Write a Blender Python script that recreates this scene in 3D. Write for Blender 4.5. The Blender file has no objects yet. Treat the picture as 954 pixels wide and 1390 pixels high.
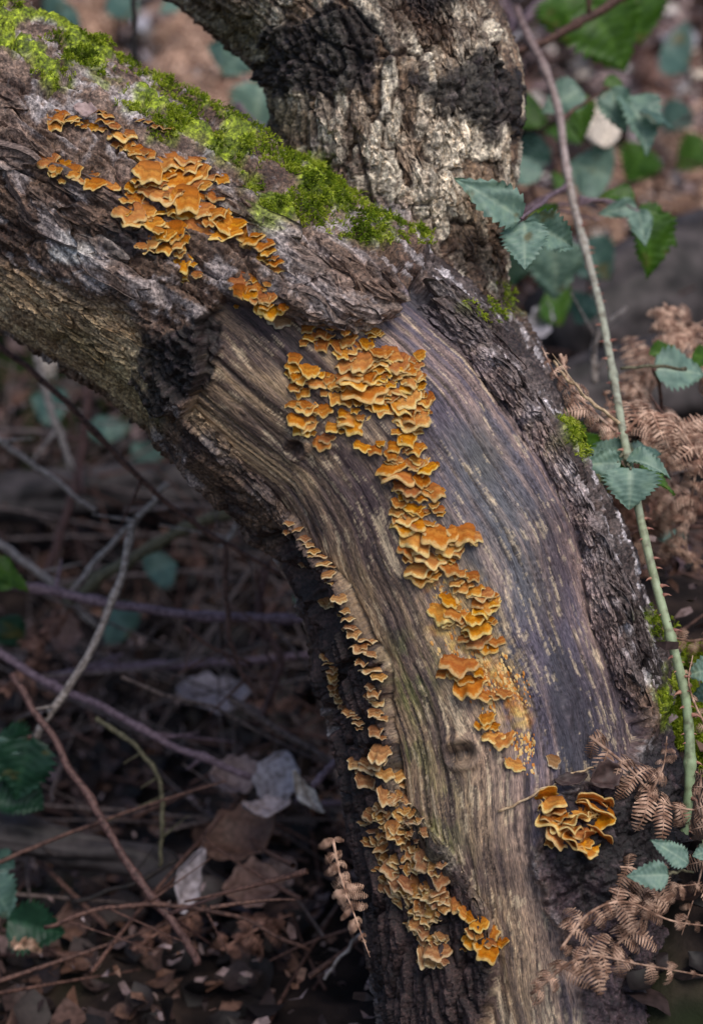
import bpy, math, random
import numpy as np
from mathutils import Vector, Matrix
from mathutils.bvhtree import BVHTree
from mathutils import noise as mn

SC = bpy.context.scene
COL = SC.collection
rnd = random.Random(7)
R = math.radians

# ------------------------------------------------------------------ camera
PITCH = 20.0
CAM = Vector((0.0, -1.128, 0.80))
FOC, SENS = 60.4, 24.0
cam_d = bpy.data.cameras.new('camera')
cam_d.sensor_fit = 'HORIZONTAL'; cam_d.sensor_width = SENS; cam_d.lens = FOC
cam_d.clip_start = 0.02; cam_d.clip_end = 200
cam_d.dof.use_dof = True; cam_d.dof.focus_distance = 1.115; cam_d.dof.aperture_fstop = 4.2
cam_d.dof.aperture_blades = 9
cam_o = bpy.data.objects.new('camera', cam_d); COL.objects.link(cam_o)
cam_o.location = CAM; cam_o.rotation_euler = (R(90-PITCH), 0, 0)
SC.camera = cam_o

# ------------------------------------------------------------------ light
SUN_EL, SUN_AZ = 58.0, 150.0      # azimuth of the sun measured clockwise from +Y (north)
w = bpy.data.worlds.new('World'); SC.world = w; w.use_nodes = True
nt = w.node_tree; nt.nodes.clear()
sky = nt.nodes.new('ShaderNodeTexSky'); sky.sky_type = 'NISHITA'; sky.sun_disc = False
sky.sun_elevation = R(SUN_EL); sky.sun_rotation = R(SUN_AZ)
sky.air_density = 1.0; sky.dust_density = 2.0
bg = nt.nodes.new('ShaderNodeBackground'); bg.inputs['Strength'].default_value = 0.085
wo = nt.nodes.new('ShaderNodeOutputWorld')
nt.links.new(sky.outputs[0], bg.inputs[0]); nt.links.new(bg.outputs[0], wo.inputs[0])
sd = bpy.data.lights.new('sun', 'SUN'); sd.energy = 1.3; sd.angle = R(38); sd.color = (1.0, 0.95, 0.87)
so = bpy.data.objects.new('sun', sd); COL.objects.link(so)
_az, _el = R(SUN_AZ), R(SUN_EL)
SUNV = Vector((math.sin(_az)*math.cos(_el), math.cos(_az)*math.cos(_el), math.sin(_el)))
so.rotation_euler = SUNV.to_track_quat('Z', 'Y').to_euler()
SC.view_settings.view_transform = 'Standard'; SC.view_settings.look = 'None'
SC.view_settings.exposure = 0.66; SC.view_settings.gamma = 1.0
try: SC.view_settings.use_curve_mapping = False
except Exception: pass

# ------------------------------------------------------------------ placing helpers
_p = R(PITCH)
VF = Vector((0, math.cos(_p), -math.sin(_p)))     # view direction
VU = Vector((0, math.sin(_p), math.cos(_p)))
VR = Vector((1, 0, 0))
K = SENS/FOC/954.0                                  # metres per photo pixel at 1 m
def ray(px, py):
    return VF + VR*((px-477)*K) + VU*((695-py)*K)
def at(px, py, d):
    return CAM + ray(px, py)*d
def sr(r, g, b):
    f = lambda c: (c/255/12.92 if c/255 <= .04045 else ((c/255+.055)/1.055)**2.4)
    return (f(r), f(g), f(b))

# ------------------------------------------------------------------ object helpers
def tag(o, label=None, cat=None, group=None, kind=None):
    if label: o['label'] = label
    if cat: o['category'] = cat
    if group: o['group'] = group
    if kind: o['kind'] = kind
    return o
def empty(name, loc=(0,0,0)):
    o = bpy.data.objects.new(name, None); COL.objects.link(o); o.location = loc
    o.empty_display_size = 0.01
    return o
def link(name, me, parent=None, mat=None):
    o = bpy.data.objects.new(name, me); COL.objects.link(o)
    if mat and not me.materials: me.materials.append(mat)
    if parent: 
        o.parent = parent
        o.matrix_parent_inverse = Matrix.Translation(-parent.location) if parent.type == 'EMPTY' else Matrix.Identity(4)
    return o
def mesh_np(name, V, F, mat=None, smooth=True, attrs=None):
    """V (n,3); F (m,3) or (m,4) arrays or a list of polygons"""
    me = bpy.data.meshes.new(name)
    V = np.asarray(V, dtype=np.float32)
    if isinstance(F, np.ndarray):
        m, k = F.shape
        me.vertices.add(len(V)); me.vertices.foreach_set('co', V.ravel())
        me.loops.add(m*k); me.loops.foreach_set('vertex_index', F.ravel().astype(np.int32))
        me.polygons.add(m)
        me.polygons.foreach_set('loop_start', (np.arange(m)*k).astype(np.int32))
        try: me.polygons.foreach_set('loop_total', np.full(m, k, dtype=np.int32))
        except Exception: pass
        me.update(calc_edges=True)
    else:
        me.from_pydata([tuple(map(float, v)) for v in V], [], F); me.update()
    me.polygons.foreach_set('use_smooth', np.full(len(me.polygons), smooth, dtype=bool))
    for an, arr in (attrs or {}).items():
        arr = np.asarray(arr, dtype=np.float32)
        if arr.ndim == 1:
            a = me.attributes.new(an, 'FLOAT', 'POINT'); a.data.foreach_set('value', arr)
        elif arr.shape[1] == 3:
            a = me.attributes.new(an, 'FLOAT_VECTOR', 'POINT'); a.data.foreach_set('vector', arr.ravel())
    if mat: me.materials.append(mat)
    return me
class MB:
    """collects geometry for one mesh"""
    def __init__(s): s.V=[]; s.F=[]; s.A=[]
    def add(s, V, F, a=0.0):
        b = len(s.V)
        s.V += [tuple(v) for v in V]; s.F += [tuple(i+b for i in f) for f in F]
        s.A += (list(a) if hasattr(a, '__len__') else [a]*len(V))
    def mesh(s, name, mat, smooth=True, an='t'):
        return mesh_np(name, np.array(s.V), s.F, mat, smooth, {an: np.array(s.A)})
def catmull(P, n):
    """P list of tuples any dim -> dense samples"""
    P = np.asarray(P, float); P = np.vstack([2*P[0]-P[1], P, 2*P[-1]-P[-2]])
    out = []
    for i in range(1, len(P)-2):
        for k in range(n):
            u = k/n; a, b, c, d = P[i-1], P[i], P[i+1], P[i+2]
            out.append(0.5*((2*b)+(-a+c)*u+(2*a-5*b+4*c-d)*u*u+(-a+3*b-3*c+d)*u**3))
    out.append(P[-2]); return np.array(out)
def tube(pts, rad, sides=8, cap=True, sq=None):
    """pts (n,3), rad (n,) -> V, F quads list"""
    pts = np.asarray(pts, float); n = len(pts); rad = np.broadcast_to(np.asarray(rad, float), (n,))
    T = np.gradient(pts, axis=0); T /= np.linalg.norm(T, axis=1)[:, None]+1e-12
    ref = np.array([0., 0, 1.]) if abs(T[0][2]) < .9 else np.array([1., 0, 0])
    V = []; N = np.cross(T[0], ref); N /= np.linalg.norm(N)
    for i in range(n):
        N = N - T[i]*np.dot(N, T[i]); N /= np.linalg.norm(N)+1e-12; B = np.cross(T[i], N)
        for k in range(sides):
            a = 2*math.pi*k/sides
            V.append(pts[i]+rad[i]*(math.cos(a)*N+math.sin(a)*B))
    F = []
    for i in range(n-1):
        for k in range(sides):
            k2 = (k+1) % sides
            F.append((i*sides+k, i*sides+k2, (i+1)*sides+k2, (i+1)*sides+k))
    if cap:
        F.append(tuple(range(sides))[::-1]); F.append(tuple((n-1)*sides+k for k in range(sides)))
    return V, F

# ------------------------------------------------------------------ numpy noise
def _h(ix, iy, iz, s=0):
    h = (ix.astype(np.uint32)*np.uint32(374761393) + iy.astype(np.uint32)*np.uint32(668265263)
         + iz.astype(np.uint32)*np.uint32(2147483647) + np.uint32(s*974711+13))
    h = (h ^ (h >> np.uint32(13)))*np.uint32(1274126177)
    h = (h ^ (h >> np.uint32(16)))*np.uint32(2246822519)
    return ((h ^ (h >> np.uint32(15))) & np.uint32(0xffffff)).astype(np.float32)/np.float32(0xffffff)
def vnoise(P, s=0):
    P = np.asarray(P, np.float32)
    if P.shape[1] == 2: P = np.hstack([P, np.zeros((len(P), 1), np.float32)])
    I = np.floor(P).astype(np.int64); f = P-I; f = f*f*f*(f*(f*6-15)+10)
    r = 0
    for a in (0, 1):
        wa = f[:, 0] if a else 1-f[:, 0]
        for b in (0, 1):
            wb = f[:, 1] if b else 1-f[:, 1]
            for c in (0, 1):
                wc = f[:, 2] if c else 1-f[:, 2]
                r = r + wa*wb*wc*_h(I[:, 0]+a, I[:, 1]+b, I[:, 2]+c, s)
    return r*2-1
def fbm(P, o=4, s=0, g=.5):
    P = np.asarray(P, np.float32); r = 0; a = 1; t = 0
    for i in range(o):
        r = r+a*vnoise(P*(2.03**i)+i*17.3, s+i); t += a; a *= g
    return r/t
def cell2(P, s=0, jit=.9):
    """2-D cellular noise: F1, F2-F1 edge, random id, offset vector to the cell point"""
    P = np.asarray(P, np.float32); I = np.floor(P).astype(np.int64)
    z = np.zeros(len(P), np.int64)
    f1 = np.full(len(P), 9., np.float32); f2 = f1.copy(); cid = f1.copy(); ox = f1.copy(); oy = f1.copy()
    for a in (-1, 0, 1):
        for b in (-1, 0, 1):
            X, Y = I[:, 0]+a, I[:, 1]+b
            cx = X+.5+(_h(X, Y, z, s)-.5)*jit-P[:, 0]; cy = Y+.5+(_h(X, Y, z, s+7)-.5)*jit-P[:, 1]
            d = np.sqrt(cx*cx+cy*cy); nearer = d < f1
            f2 = np.where(nearer, f1, np.minimum(f2, d))
            cid = np.where(nearer, _h(X, Y, z, s+19), cid); ox = np.where(nearer, cx, ox); oy = np.where(nearer, cy, oy)
            f1 = np.where(nearer, d, f1)
    return f1, f2-f1, cid, ox, oy
def sst(a, b, x):
    t = np.clip((x-a)/(b-a), 0, 1); return t*t*(3-2*t)
def poly_sd(X, Y, poly):
    """signed distance to polygon in photo pixels, positive inside"""
    P = np.asarray(poly, np.float32); n = len(P)
    d = np.full(len(X), 1e9, np.float32); ins = np.zeros(len(X), bool)
    for i in range(n):
        ax, ay = P[i]; bx, by = P[(i+1) % n]
        ex, ey = bx-ax, by-ay; wx, wy = X-ax, Y-ay
        t = np.clip((wx*ex+wy*ey)/(ex*ex+ey*ey), 0, 1)
        d = np.minimum(d, (wx-ex*t)**2+(wy-ey*t)**2)
        c = ((ay > Y) != (by > Y)) & (X < (bx-ax)*(Y-ay)/(by-ay+1e-9)+ax)
        ins ^= c
    return np.where(ins, 1, -1)*np.sqrt(d)

# ------------------------------------------------------------------ material helpers
def new_mat(name, rough=.7, spec=.3):
    m = bpy.data.materials.new(name); m.use_nodes = True
    n = m.node_tree.nodes; b = n['Principled BSDF']
    b.inputs['Roughness'].default_value = rough
    b.inputs['Specular IOR Level'].default_value = spec
    return m, m.node_tree, b
def N(nt, typ, **kw):
    n = nt.nodes.new(typ)
    for k, v in kw.items():
        if k.startswith('i_'): 
            key = k[2:].replace('_', ' ')
            n.inputs[key].default_value = v
        else: setattr(n, k, v)
    return n
def attr(nt, name):
    return N(nt, 'ShaderNodeAttribute', attribute_name=name)
def ramp(nt, stops, interp='LINEAR'):
    r = nt.nodes.new('ShaderNodeValToRGB'); r.color_ramp.interpolation = interp
    e = r.color_ramp.elements
    while len(e) > 1: e.remove(e[0])
    e[0].position = stops[0][0]; e[0].color = (*stops[0][1], 1)
    for p, c in stops[1:]:
        x = e.new(p); x.color = (*c, 1)
    return r
def mixc(nt, fac, a, b, mode='MIX'):
    m = nt.nodes.new('ShaderNodeMix'); m.data_type = 'RGBA'; m.blend_type = mode
    for sock, v in ((m.inputs[0], fac), (m.inputs[6], a), (m.inputs[7], b)):
        if isinstance(v, (int, float)): sock.default_value = v
        elif isinstance(v, tuple): sock.default_value = (*v[:3], 1)
        else: nt.links.new(v, sock)
    return m.outputs[2]
def mth(nt, op, a, b=0.0, c=None):
    m = nt.nodes.new('ShaderNodeMath'); m.operation = op
    for i, v in enumerate((a, b) if c is None else (a, b, c)):
        if isinstance(v, (int, float)): m.inputs[i].default_value = v
        else: nt.links.new(v, m.inputs[i])
    return m.outputs[0]
def maprange(nt, v, a, b, c=0.0, d=1.0):
    m = nt.nodes.new('ShaderNodeMapRange'); nt.links.new(v, m.inputs[0])
    for i, x in zip((1, 2, 3, 4), (a, b, c, d)): m.inputs[i].default_value = x
    return m.outputs[0]
# ================================================================== THE TREE
# centre lines: (px, py, depth along the view axis, radius in px)
T1 = [(-330,80,1.24,160),(-150,140,1.23,165),(0,225,1.22,168),(120,292,1.21,170),(250,372,1.20,174),(345,438,1.20,184),
      (425,505,1.20,191),(515,590,1.20,195),(604,750,1.20,202),(670,935,1.20,202),(706,1105,1.195,205),(735,1250,1.19,208),
      (762,1400,1.18,222),(780,1600,1.17,270)]
T2 = [(90,-330,1.30,165),(230,-215,1.29,145),(375,-110,1.28,142),(478,-10,1.275,140),(532,95,1.27,145),(536,200,1.27,143),
      (545,310,1.265,120),(572,420,1.26,96),(628,540,1.255,88),(680,650,1.25,84),(735,765,1.25,86),(772,880,1.24,94),
      (800,1000,1.235,104),(815,1150,1.23,112),(835,1300,1.22,120),(850,1500,1.2,140)]
T3 = [(440,0,1.30,130),(520,-150,1.34,130),(560,-320,1.38,120)]
T4 = [(800,1150,1.18,60),(820,1200,1.165,80),(835,1300,1.165,95),(850,1450,1.165,110)]
def limb(T, n=14):
    D = catmull(T, n)
    P = np.array([list(at(a, b, c)) for a, b, c, r in D]); rr = D[:, 3]*K*D[:, 2]
    return P, rr
LIMBS = [limb(t) for t in (T1, T2, T3, T4)]
tmp = bpy.data.meshes.new('tmp'); vs = []; fs = []
for P, rr in LIMBS:
    V, F = tube(P, rr, 40); b = len(vs)
    vs += [tuple(v) for v in V]; fs += [tuple(i+b for i in f) for f in F]
tmp.from_pydata(vs, [], fs); tmp.update()
to = bpy.data.objects.new('tmp', tmp); COL.objects.link(to)
m = to.modifiers.new('r', 'REMESH'); m.mode = 'VOXEL'; m.voxel_size = .0045
m = to.modifiers.new('s', 'SMOOTH'); m.factor = .5; m.iterations = 10
m = to.modifiers.new('r2', 'REMESH'); m.mode = 'VOXEL'; m.voxel_size = .00135
m = to.modifiers.new('s2', 'SMOOTH'); m.factor = .5; m.iterations = 3
dg = bpy.context.evaluated_depsgraph_get()
ev = to.evaluated_get(dg); em = ev.to_mesh()
nv = len(em.vertices); V = np.empty(nv*3, np.float32); em.vertices.foreach_get('co', V); V = V.reshape(-1, 3)
NN = np.empty(nv*3, np.float32); em.vertex_normals.foreach_get('vector', NN); NN = NN.reshape(-1, 3)
nf = len(em.polygons); F = np.empty(nf*4, np.int32); em.loops.foreach_get('vertex_index', F); F = F.reshape(-1, 4)
ev.to_mesh_clear(); bpy.data.objects.remove(to); bpy.data.meshes.remove(tmp)

def project(V):
    d = V-np.array(CAM); z = d@np.array(VF)
    return 477+(d@np.array(VR))/z/K, 695-(d@np.array(VU))/z/K, z
PX, PY, PZ = project(V)
# ---- cut away what lies far outside the picture, and coarsen nothing else
keepv = (PX > -170) & (PX < 1150) & (PY > -230) & (PY < 1560)
kf = keepv[F].all(axis=1); F = F[kf]
used = np.zeros(nv, bool); used[F.ravel()] = True
idx = np.cumsum(used)-1; F = idx[F].astype(np.int32)
V, NN, PX, PY, PZ = V[used], NN[used], PX[used], PY[used], PZ[used]; nv = len(V)
print('tree verts', nv)

# ---- grain coordinates: s along the limb, t around it
def grain(V, P, rr):
    n = len(P); seg = np.r_[0, np.cumsum(np.linalg.norm(np.diff(P, axis=0), axis=1))]
    T = np.gradient(P, axis=0); T /= np.linalg.norm(T, axis=1)[:, None]
    S = np.empty(len(V)); TT = np.empty(len(V)); DD = np.empty(len(V))
    for a in range(0, len(V), 40000):
        v = V[a:a+40000].astype(np.float64)
        d2 = ((v[:, None, :]-P[None])**2).sum(2); j = d2.argmin(1); j = np.clip(j, 0, n-1)
        e = v-P[j]; tt = T[j]; al = (e*tt).sum(1); e = e-al[:, None]*tt
        fr = np.array(-VF)-tt*(tt@np.array(-VF))[:, None]; fr /= np.linalg.norm(fr, axis=1)[:, None]
        sd_ = np.cross(tt, fr)
        th = np.arctan2((e*sd_).sum(1), (e*fr).sum(1))
        S[a:a+40000] = seg[j]+al; TT[a:a+40000] = th*.1; DD[a:a+40000] = np.linalg.norm(e, axis=1)/rr[j]
    return S, TT, DD
G = [grain(V, P, rr) for P, rr in LIMBS[:2]]
near2 = (G[1][2] < G[0][2]+.03)
# the wood of the lower trunk always runs with the main limb
lowwood = poly_sd(PX, PY, [(285,420),(400,420),(545,385),(700,520),(790,650),(830,760),(860,900),(900,1100),(900,1500),(300,1500),(300,700)])
near2 &= ~((lowwood > -4) & (NN@np.array(-VF) > -.2))
S = np.where(near2, G[1][0]+3, G[0][0]); T_ = np.where(near2, G[1][1]+.5, G[0][1])

# meandering grain, and grain flowing round knots
P3 = V*1.0
T_ = T_+fbm(P3*8, 2, 3)*.012+fbm(np.c_[S*14, T_*20], 2, 5)*.003
KNOTS = [(625,1022,.0065),(402,608,.005),(520,860,.003),(330,560,.004),(765,960,.005)]
def knot_st(kx, ky):
    dd = (PX-kx)**2+(PY-ky)**2 + (PZ > 1.2)*1e6; j = int(dd.argmin()); return S[j], T_[j]
for kx, ky, a in KNOTS:
    s0, t0 = knot_st(kx, ky); ds, dt = S-s0, T_-t0
    rr2 = (ds*.45)**2+dt**2+1e-9; fall = np.exp(-rr2/(7*a)**2)
    T_ = t0+dt*(1-fall*a*a/(rr2+.6*a*a))
ST = np.c_[S, T_]

# ---- masks, in photo pixels with ragged borders
wob = fbm(P3*90, 3, 11)*6+fbm(P3*28, 2, 12)*12
gw = fbm(np.c_[S*40, T_*260], 3, 14)*1.5
QX, QY = PX+wob, PY-wob*.6+gw*.4
front = NN@np.array(-VF)
def mask(poly, soft=5, s=None, wx=0, amp=0):
    X, Y = (QX, QY)
    return sst(-soft, soft, poly_sd(X+wx, Y, poly)+amp)*sst(-.35, .1, front)
W_POLY = [(285,432),(310,405),(385,428),(450,448),(525,438),(548,392),(600,440),(660,505),(705,560),(757,650),(795,740),
          (806,830),(835,900),(862,985),(858,1035),(800,1062),(755,1078),(728,1100),(735,1130),(722,1170),(735,1230),(780,1330),(800,1460),(700,1560),(640,1500),
          (672,1290),(640,1200),(590,1130),(545,1090),(528,1000),(520,900),(500,850),(458,790),(412,715),(385,690),
          (340,640),(300,590),(262,555),(280,500)]
m_wood = mask(W_POLY, 2.2)
m_rot = mask([(728,1100),(755,1078),(800,1062),(850,1040),(900,960),(960,1000),(1150,1100),(1150,1560),(800,1560),(760,1330),(770,1300),(735,1230),(722,1170),(735,1130)], 16)*(1-m_wood)
m_up = mask([(235,-230),(235,0),(330,70),(368,140),(370,185),(455,195),(500,250),(560,300),(600,350),(650,420),(690,430),(720,300),(720,0),(720,-230)], 14)
m_under = mask([(-170,260),(0,345),(100,385),(180,420),(215,470),(225,560),(205,600),(0,470),(-170,400)], 16)
m_cal = mask([(205,560),(250,545),(300,590),(345,645),(400,705),(450,790),(478,830),(455,900),(420,870),(380,760),(330,680),(280,610)], 6)
m_strip = mask([(378,715),(410,715),(460,790),(505,850),(525,900),(530,1000),(548,1090),(590,1130),(640,1200),(680,1300),(680,1500),
                (380,1500),(440,1250),(470,1050),(470,960),(420,900),(400,830)], 5)
m_crev = mask([(378,722),(392,722),(425,775),(460,840),(478,900),(490,960),(480,985),(462,900),(432,850),(405,790)], 5)
_qx, _qy = QX, QY; QX = QX+fbm(P3*45, 3, 141)*34; QY = QY+fbm(P3*45, 3, 142)*30
m_black = np.maximum.reduce([mask([(195,475),(215,440),(290,425),(300,455),(285,500),(262,540),(215,545),(195,520)], 22),
    mask([(375,60),(400,20),(430,12),(460,25),(520,50),(515,90),(485,120),(440,130),(395,112),(372,95)], 24),
    mask([(500,-40),(620,-40),(612,15),(560,22),(510,10)], 24),
    mask([(560,110),(600,95),(650,85),(690,95),(690,160),(660,185),(610,160),(570,150)], 24),
    mask([(155,300),(205,305),(235,330),(225,350),(180,345),(160,325)], 22),
    mask([(860,1060),(790,1090),(745,1160),(800,1200),(900,1240),(1100,1240),(1100,1100)], 24)])
QX, QY = _qx, _qy
m_black = sst(.26, .50, m_black*.85+fbm(P3*75, 4, 143)*.55)*(m_black > .02)
m_redge = mask([(545,380),(570,330),(640,420),(700,470),(745,560),(795,645),(845,745),(870,840),(885,900),(880,935),(850,925),(835,900),(806,830),(795,740),(757,650),(705,560),(660,505),(600,440)], 6)
MOSS = [[(-170,-60),(-60,-10),(0,30),(40,30),(130,95),(128,120),(85,110),(100,150),(60,160),(40,110),(0,95),(-170,60)],
        [(80,62),(125,88),(220,150),(300,190),(345,228),(325,262),(290,230),(240,198),(180,170),(130,138),(96,100)],
        [(205,180),(240,195),(232,212),(205,208)],
        [(352,222),(400,200),(455,205),(470,245),(490,275),(535,300),(556,372),(520,368),(470,356),(430,346),(390,330),(350,334),(318,300),(332,258)],
        [(610,432),(660,432),(655,455),(625,450)],[(652,395),(672,400),(675,440),(662,430)],
        [(735,580),(770,600),(805,660),(800,690),(780,640),(740,610)],[(845,840),(868,850),(875,880),(855,870)],
        [(868,915),(905,890),(960,900),(960,990),(920,1010),(880,980)]]
m_moss = np.maximum.reduce([mask(p, 10) for p in MOSS])*sst(-.12, .18, fbm(P3*38, 4, 21))
m_green = mask([(200,500),(235,520),(228,570),(200,560),(120,480),(60,430),(120,450)], 22)
m_orange = mask([(575,770),(620,800),(650,870),(690,930),(712,960),(715,1000),(690,990),(650,920),(640,960),(610,900),(585,830)], 12)
m_orange = m_orange*sst(-.1, .3, fbm(P3*110, 3, 31)+.05)
m_bark = np.clip(1-m_wood, 0, 1)

# ---- relief
H = fbm(P3*14, 3, 41)*.0045
# large plates running with the grain
wS, wT = S+fbm(P3*30, 3, 43)*.012, T_+fbm(P3*30, 3, 44)*.0045
f1, ed, cid, ox, oy = cell2(np.c_[wS*17, wT*60], 5)
tilt = (ox*(_h((cid*1e5).astype(np.int64), z:=np.zeros(nv, np.int64), z, 3)-.5)+oy*.9)
plate = sst(0, .10, ed)*.0075+(cid-.5)*.0070+tilt*.0055
g1, ed2, cid2, _, oy2 = cell2(np.c_[wS*75+fbm(P3*60, 2, 8), wT*190], 9)
plate2 = sst(0, .2, ed2)*.0020+(cid2-.5)*.0030+oy2*.0022
fine = fbm(np.c_[S*220, T_*520], 3, 51)*.0006
bark_h = plate+plate2+fine
# upper trunk: knobbier, cream plates
f3, ed3, cid3, ox3, oy3 = cell2(np.c_[wS*28+fbm(P3*60, 2, 18)*.5, wT*58], 15)
up_h = sst(0, .15, ed3)*.0055+(cid3-.5)*.0038+oy3*.002+plate2*1.2+fine
under_h = sst(0, .12, ed)*.002+(cid-.5)*.003+plate2*.5+fbm(np.c_[S*30, T_*140], 3, 53)*.0016+fine
warts = cell2(np.c_[S*190, T_*190], 23)
b_h = np.sqrt(np.clip(1-warts[0]**2*1.8, 0, 1))*.0035+(warts[2]-.5)*.0035+fbm(P3*160, 3, 61)*.0016
gro = fbm(np.c_[S*13, T_*380], 4, 71, .6); gro2 = fbm(np.c_[S*10, T_*130], 3, 73)
wood_h = -np.clip(.05-gro, 0, 1)*.0022+gro*.0004+gro2*.0006
# cracked, checked wood at the right
rgt = sst(-40, 60, (PX-(600+(PY-500)*.42)))
f5, ed5, cid5, _, oy5 = cell2(np.c_[S*26+fbm(P3*50, 2, 77)*1.2, T_*330], 33)
chk = (np.minimum(sst(0, .1, ed5), 1)-1)*.0011+(cid5-.5)*.0009
wood_h = wood_h-sst(.45, .55, fbm(np.c_[S*9+5, T_*300], 3, 112)+.25*vnoise(P3*16, 113))*.0011
wood_h = wood_h+chk*(.25+.9*rgt)
for kx, ky, a in KNOTS[:2]:
    s0, t0 = knot_st(kx, ky); r_ = np.sqrt((S-s0)**2*.5+(T_-t0)**2)/a
    wood_h += (np.exp(-((r_-1.1)/.35)**2)*.0022-np.exp(-(r_/.55)**2)*.004)*(r_ < 3)+np.exp(-(r_/2)**2)*.002
rot_h = fbm(P3*45, 5, 81, .62)*.011+(sst(0, .2, ed2)-.5)*.002+plate*.5
H += bark_h*m_bark*(1-m_up)*(1-m_under)*(1-m_rot)*(1-m_cal*.6)
H += up_h*m_up+under_h*m_under*(1-m_up)+rot_h*m_rot+fbm(P3*30, 3, 83)*.004*m_cal
H += wood_h*m_wood+m_moss*(.0018+.003*fbm(P3*70, 2, 84))
m_rs = sst(-6, 60, poly_sd(QX, QY, [(712,1090),(745,1075),(850,1040),(900,960),(960,1000),(1150,1100),(1150,1560),(800,1560),(760,1330),(745,1240),(705,1180),(722,1120)]))
lift = .0055*m_bark*(1-m_rot)+.006*m_rot*m_rs
# thick lip of bark hanging over the bare wood
lip = mask([(300,395),(360,330),(470,330),(565,350),(548,400),(520,440),(450,448),(385,428)], 6)
H += lift+lip*.006+b_h*m_black*.95
H -= m_crev*.020+m_strip*.004
H += m_cal*.001
H *= 1.0
V2 = V+NN*H[:, None].astype(np.float32)

# ---- colour of the surface itself
def C(r, g, b): return np.array(sr(r, g, b), np.float32)[None]
def mixa(a, b, m): return a*(1-m[:, None])+b*m[:, None]
n1 = fbm(P3*24, 4, 91); n2 = fbm(P3*70, 4, 92); n3 = fbm(P3*260, 3, 93)
col = mixa(C(94,73,60), C(132,110,98), sst(-.25, .35, n1+n3*.3))
col = mixa(col, C(64,46,40), sst(.1, .5, n2)*.8)
pale = sst(.12, .3, fbm(P3*60, 4, 95)+n3*.35+(cid2-.5)*.25)*sst(-.1, .2, n1+.05)
col = mixa(col, C(190,184,186), pale*.5)
col = mixa(col, C(206,202,198), mask([(88,332),(110,322),(140,330),(150,350),(120,352),(92,345)], 4)*.8)
flk = sst(.28, .36, fbm(np.c_[S*45, T_*150], 3, 131)+n3*.2); col = mixa(col, C(186,178,180), flk*.4)
cu = mixa(C(130,106,86), C(208,194,174), sst(-.3, .3, (cid3-.5)*1.1+n2*.5+n3*.3))
cu = mixa(cu, C(66,48,40), (1-sst(.04, .16, ed3+n3*.05))*.8)
cu = mixa(cu, C(70,50,40), sst(-.10, .18, -n1+n3*.4+(cid2-.5)*.4-.08)*.85)
cu = mixa(cu, C(120,112,84), mask([(235,0),(375,0),(400,60),(430,180),(370,190),(330,70)], 30)*.6)
col = mixa(col, cu, m_up)
cn = mixa(C(146,120,92), C(184,160,126), sst(-.3, .3, n2+n3*.4)); cn = mixa(cn, C(104,84,62), sst(.1, .5, n1)*.6)
col = mixa(col, cn, m_under*(1-m_up))
col = mixa(col, mixa(C(92,72,58), C(56,42,38), sst(-.2, .3, n2)), m_cal)
col = mixa(col, mixa(C(66,50,48), C(40,30,30), sst(-.3, .3, n2)), m_strip)
# right margin bark: dark purple grey with bleached bits
ce = mixa(C(60,48,46), C(100,87,84), sst(-.2, .4, n2+n3*.4)); ce = mixa(ce, C(206,196,198), sst(.22, .34, fbm(np.c_[S*60, T_*200], 3, 97)+n3*.2)*.8)
col = mixa(col, ce, m_redge*(1-m_wood))
# bare wood
st1 = fbm(np.c_[S*7, T_*60], 4, 101); st2 = fbm(np.c_[S*14, T_*260], 4, 102, .6)
left = 1-sst(-80, 80, PX-(500+(PY-480)*.29))
cw_l = mixa(C(102,84,74), C(162,136,108), sst(-.25, .35, st1*.8+st2*.8)); cw_l = mixa(cw_l, C(86,70,70), sst(.05, .4, -st1+n1*.4)*.7)
cw_r = mixa(C(92,84,98), C(146,124,120), sst(-.2, .35, st1*.8+st2*.8)); cw_r = mixa(cw_r, C(64,64,74), sst(-.05, .3, fbm(np.c_[S*5+3, T_*34], 3, 104))*.85)
cw = mixa(cw_r, cw_l, left)
cw = mixa(cw, C(76,60,62), sst(.05, .4, fbm(P3*15, 3, 105))*.6)
grn = mask([(545,860),(600,900),(560,980),(600,1080),(640,1250),(540,1120),(515,960)], 40)
cw = mixa(cw, C(104,112,62), np.clip(grn*sst(-.3, .3, st2+n2)*.75, 0, 1))
cw = mixa(cw, C(96,108,104), mask([(600,600),(660,560),(720,680),(740,820),(700,840),(640,720)], 40)*.35)
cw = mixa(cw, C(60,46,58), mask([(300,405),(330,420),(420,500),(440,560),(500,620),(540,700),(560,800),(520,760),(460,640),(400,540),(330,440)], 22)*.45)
cw = mixa(cw, C(52,44,54), mask([(760,880),(850,900),(870,1010),(780,1020),(735,980)], 40)*.6)
cw = mixa(cw, C(222,200,168), sst(.28, .46, fbm(np.c_[S*60, T_*520], 3, 108)+n3*.1+left*.06+.25*vnoise(P3*30, 109)-.06)*.5)
cw = mixa(cw, C(40,32,38), sst(.34, .46, fbm(np.c_[S*22+9, T_*420], 3, 110)+.2*vnoise(P3*20, 111))*.75)
cw = mixa(cw, C(40,32,32), sst(.47, .55, fbm(np.c_[S*9+5, T_*300], 3, 112)+.25*vnoise(P3*16, 113))*.7)
cw = mixa(cw, C(190,160,110), mask([(590,740),(650,780),(700,880),(720,960),(690,1010),(650,960),(600,860)], 28)*.6*sst(-.4, .3, st2+n3))
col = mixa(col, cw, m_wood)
col = mixa(col, mixa(C(70,56,60), C(36,30,34), sst(-.2, .3, n2)), m_rot)
col = mixa(col, C(96,100,50), m_green*.35)
col = mixa(col, mixa(C(212,140,40), C(232,190,96), sst(-.2, .3, n3)), m_orange*.6*m_wood)
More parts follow.
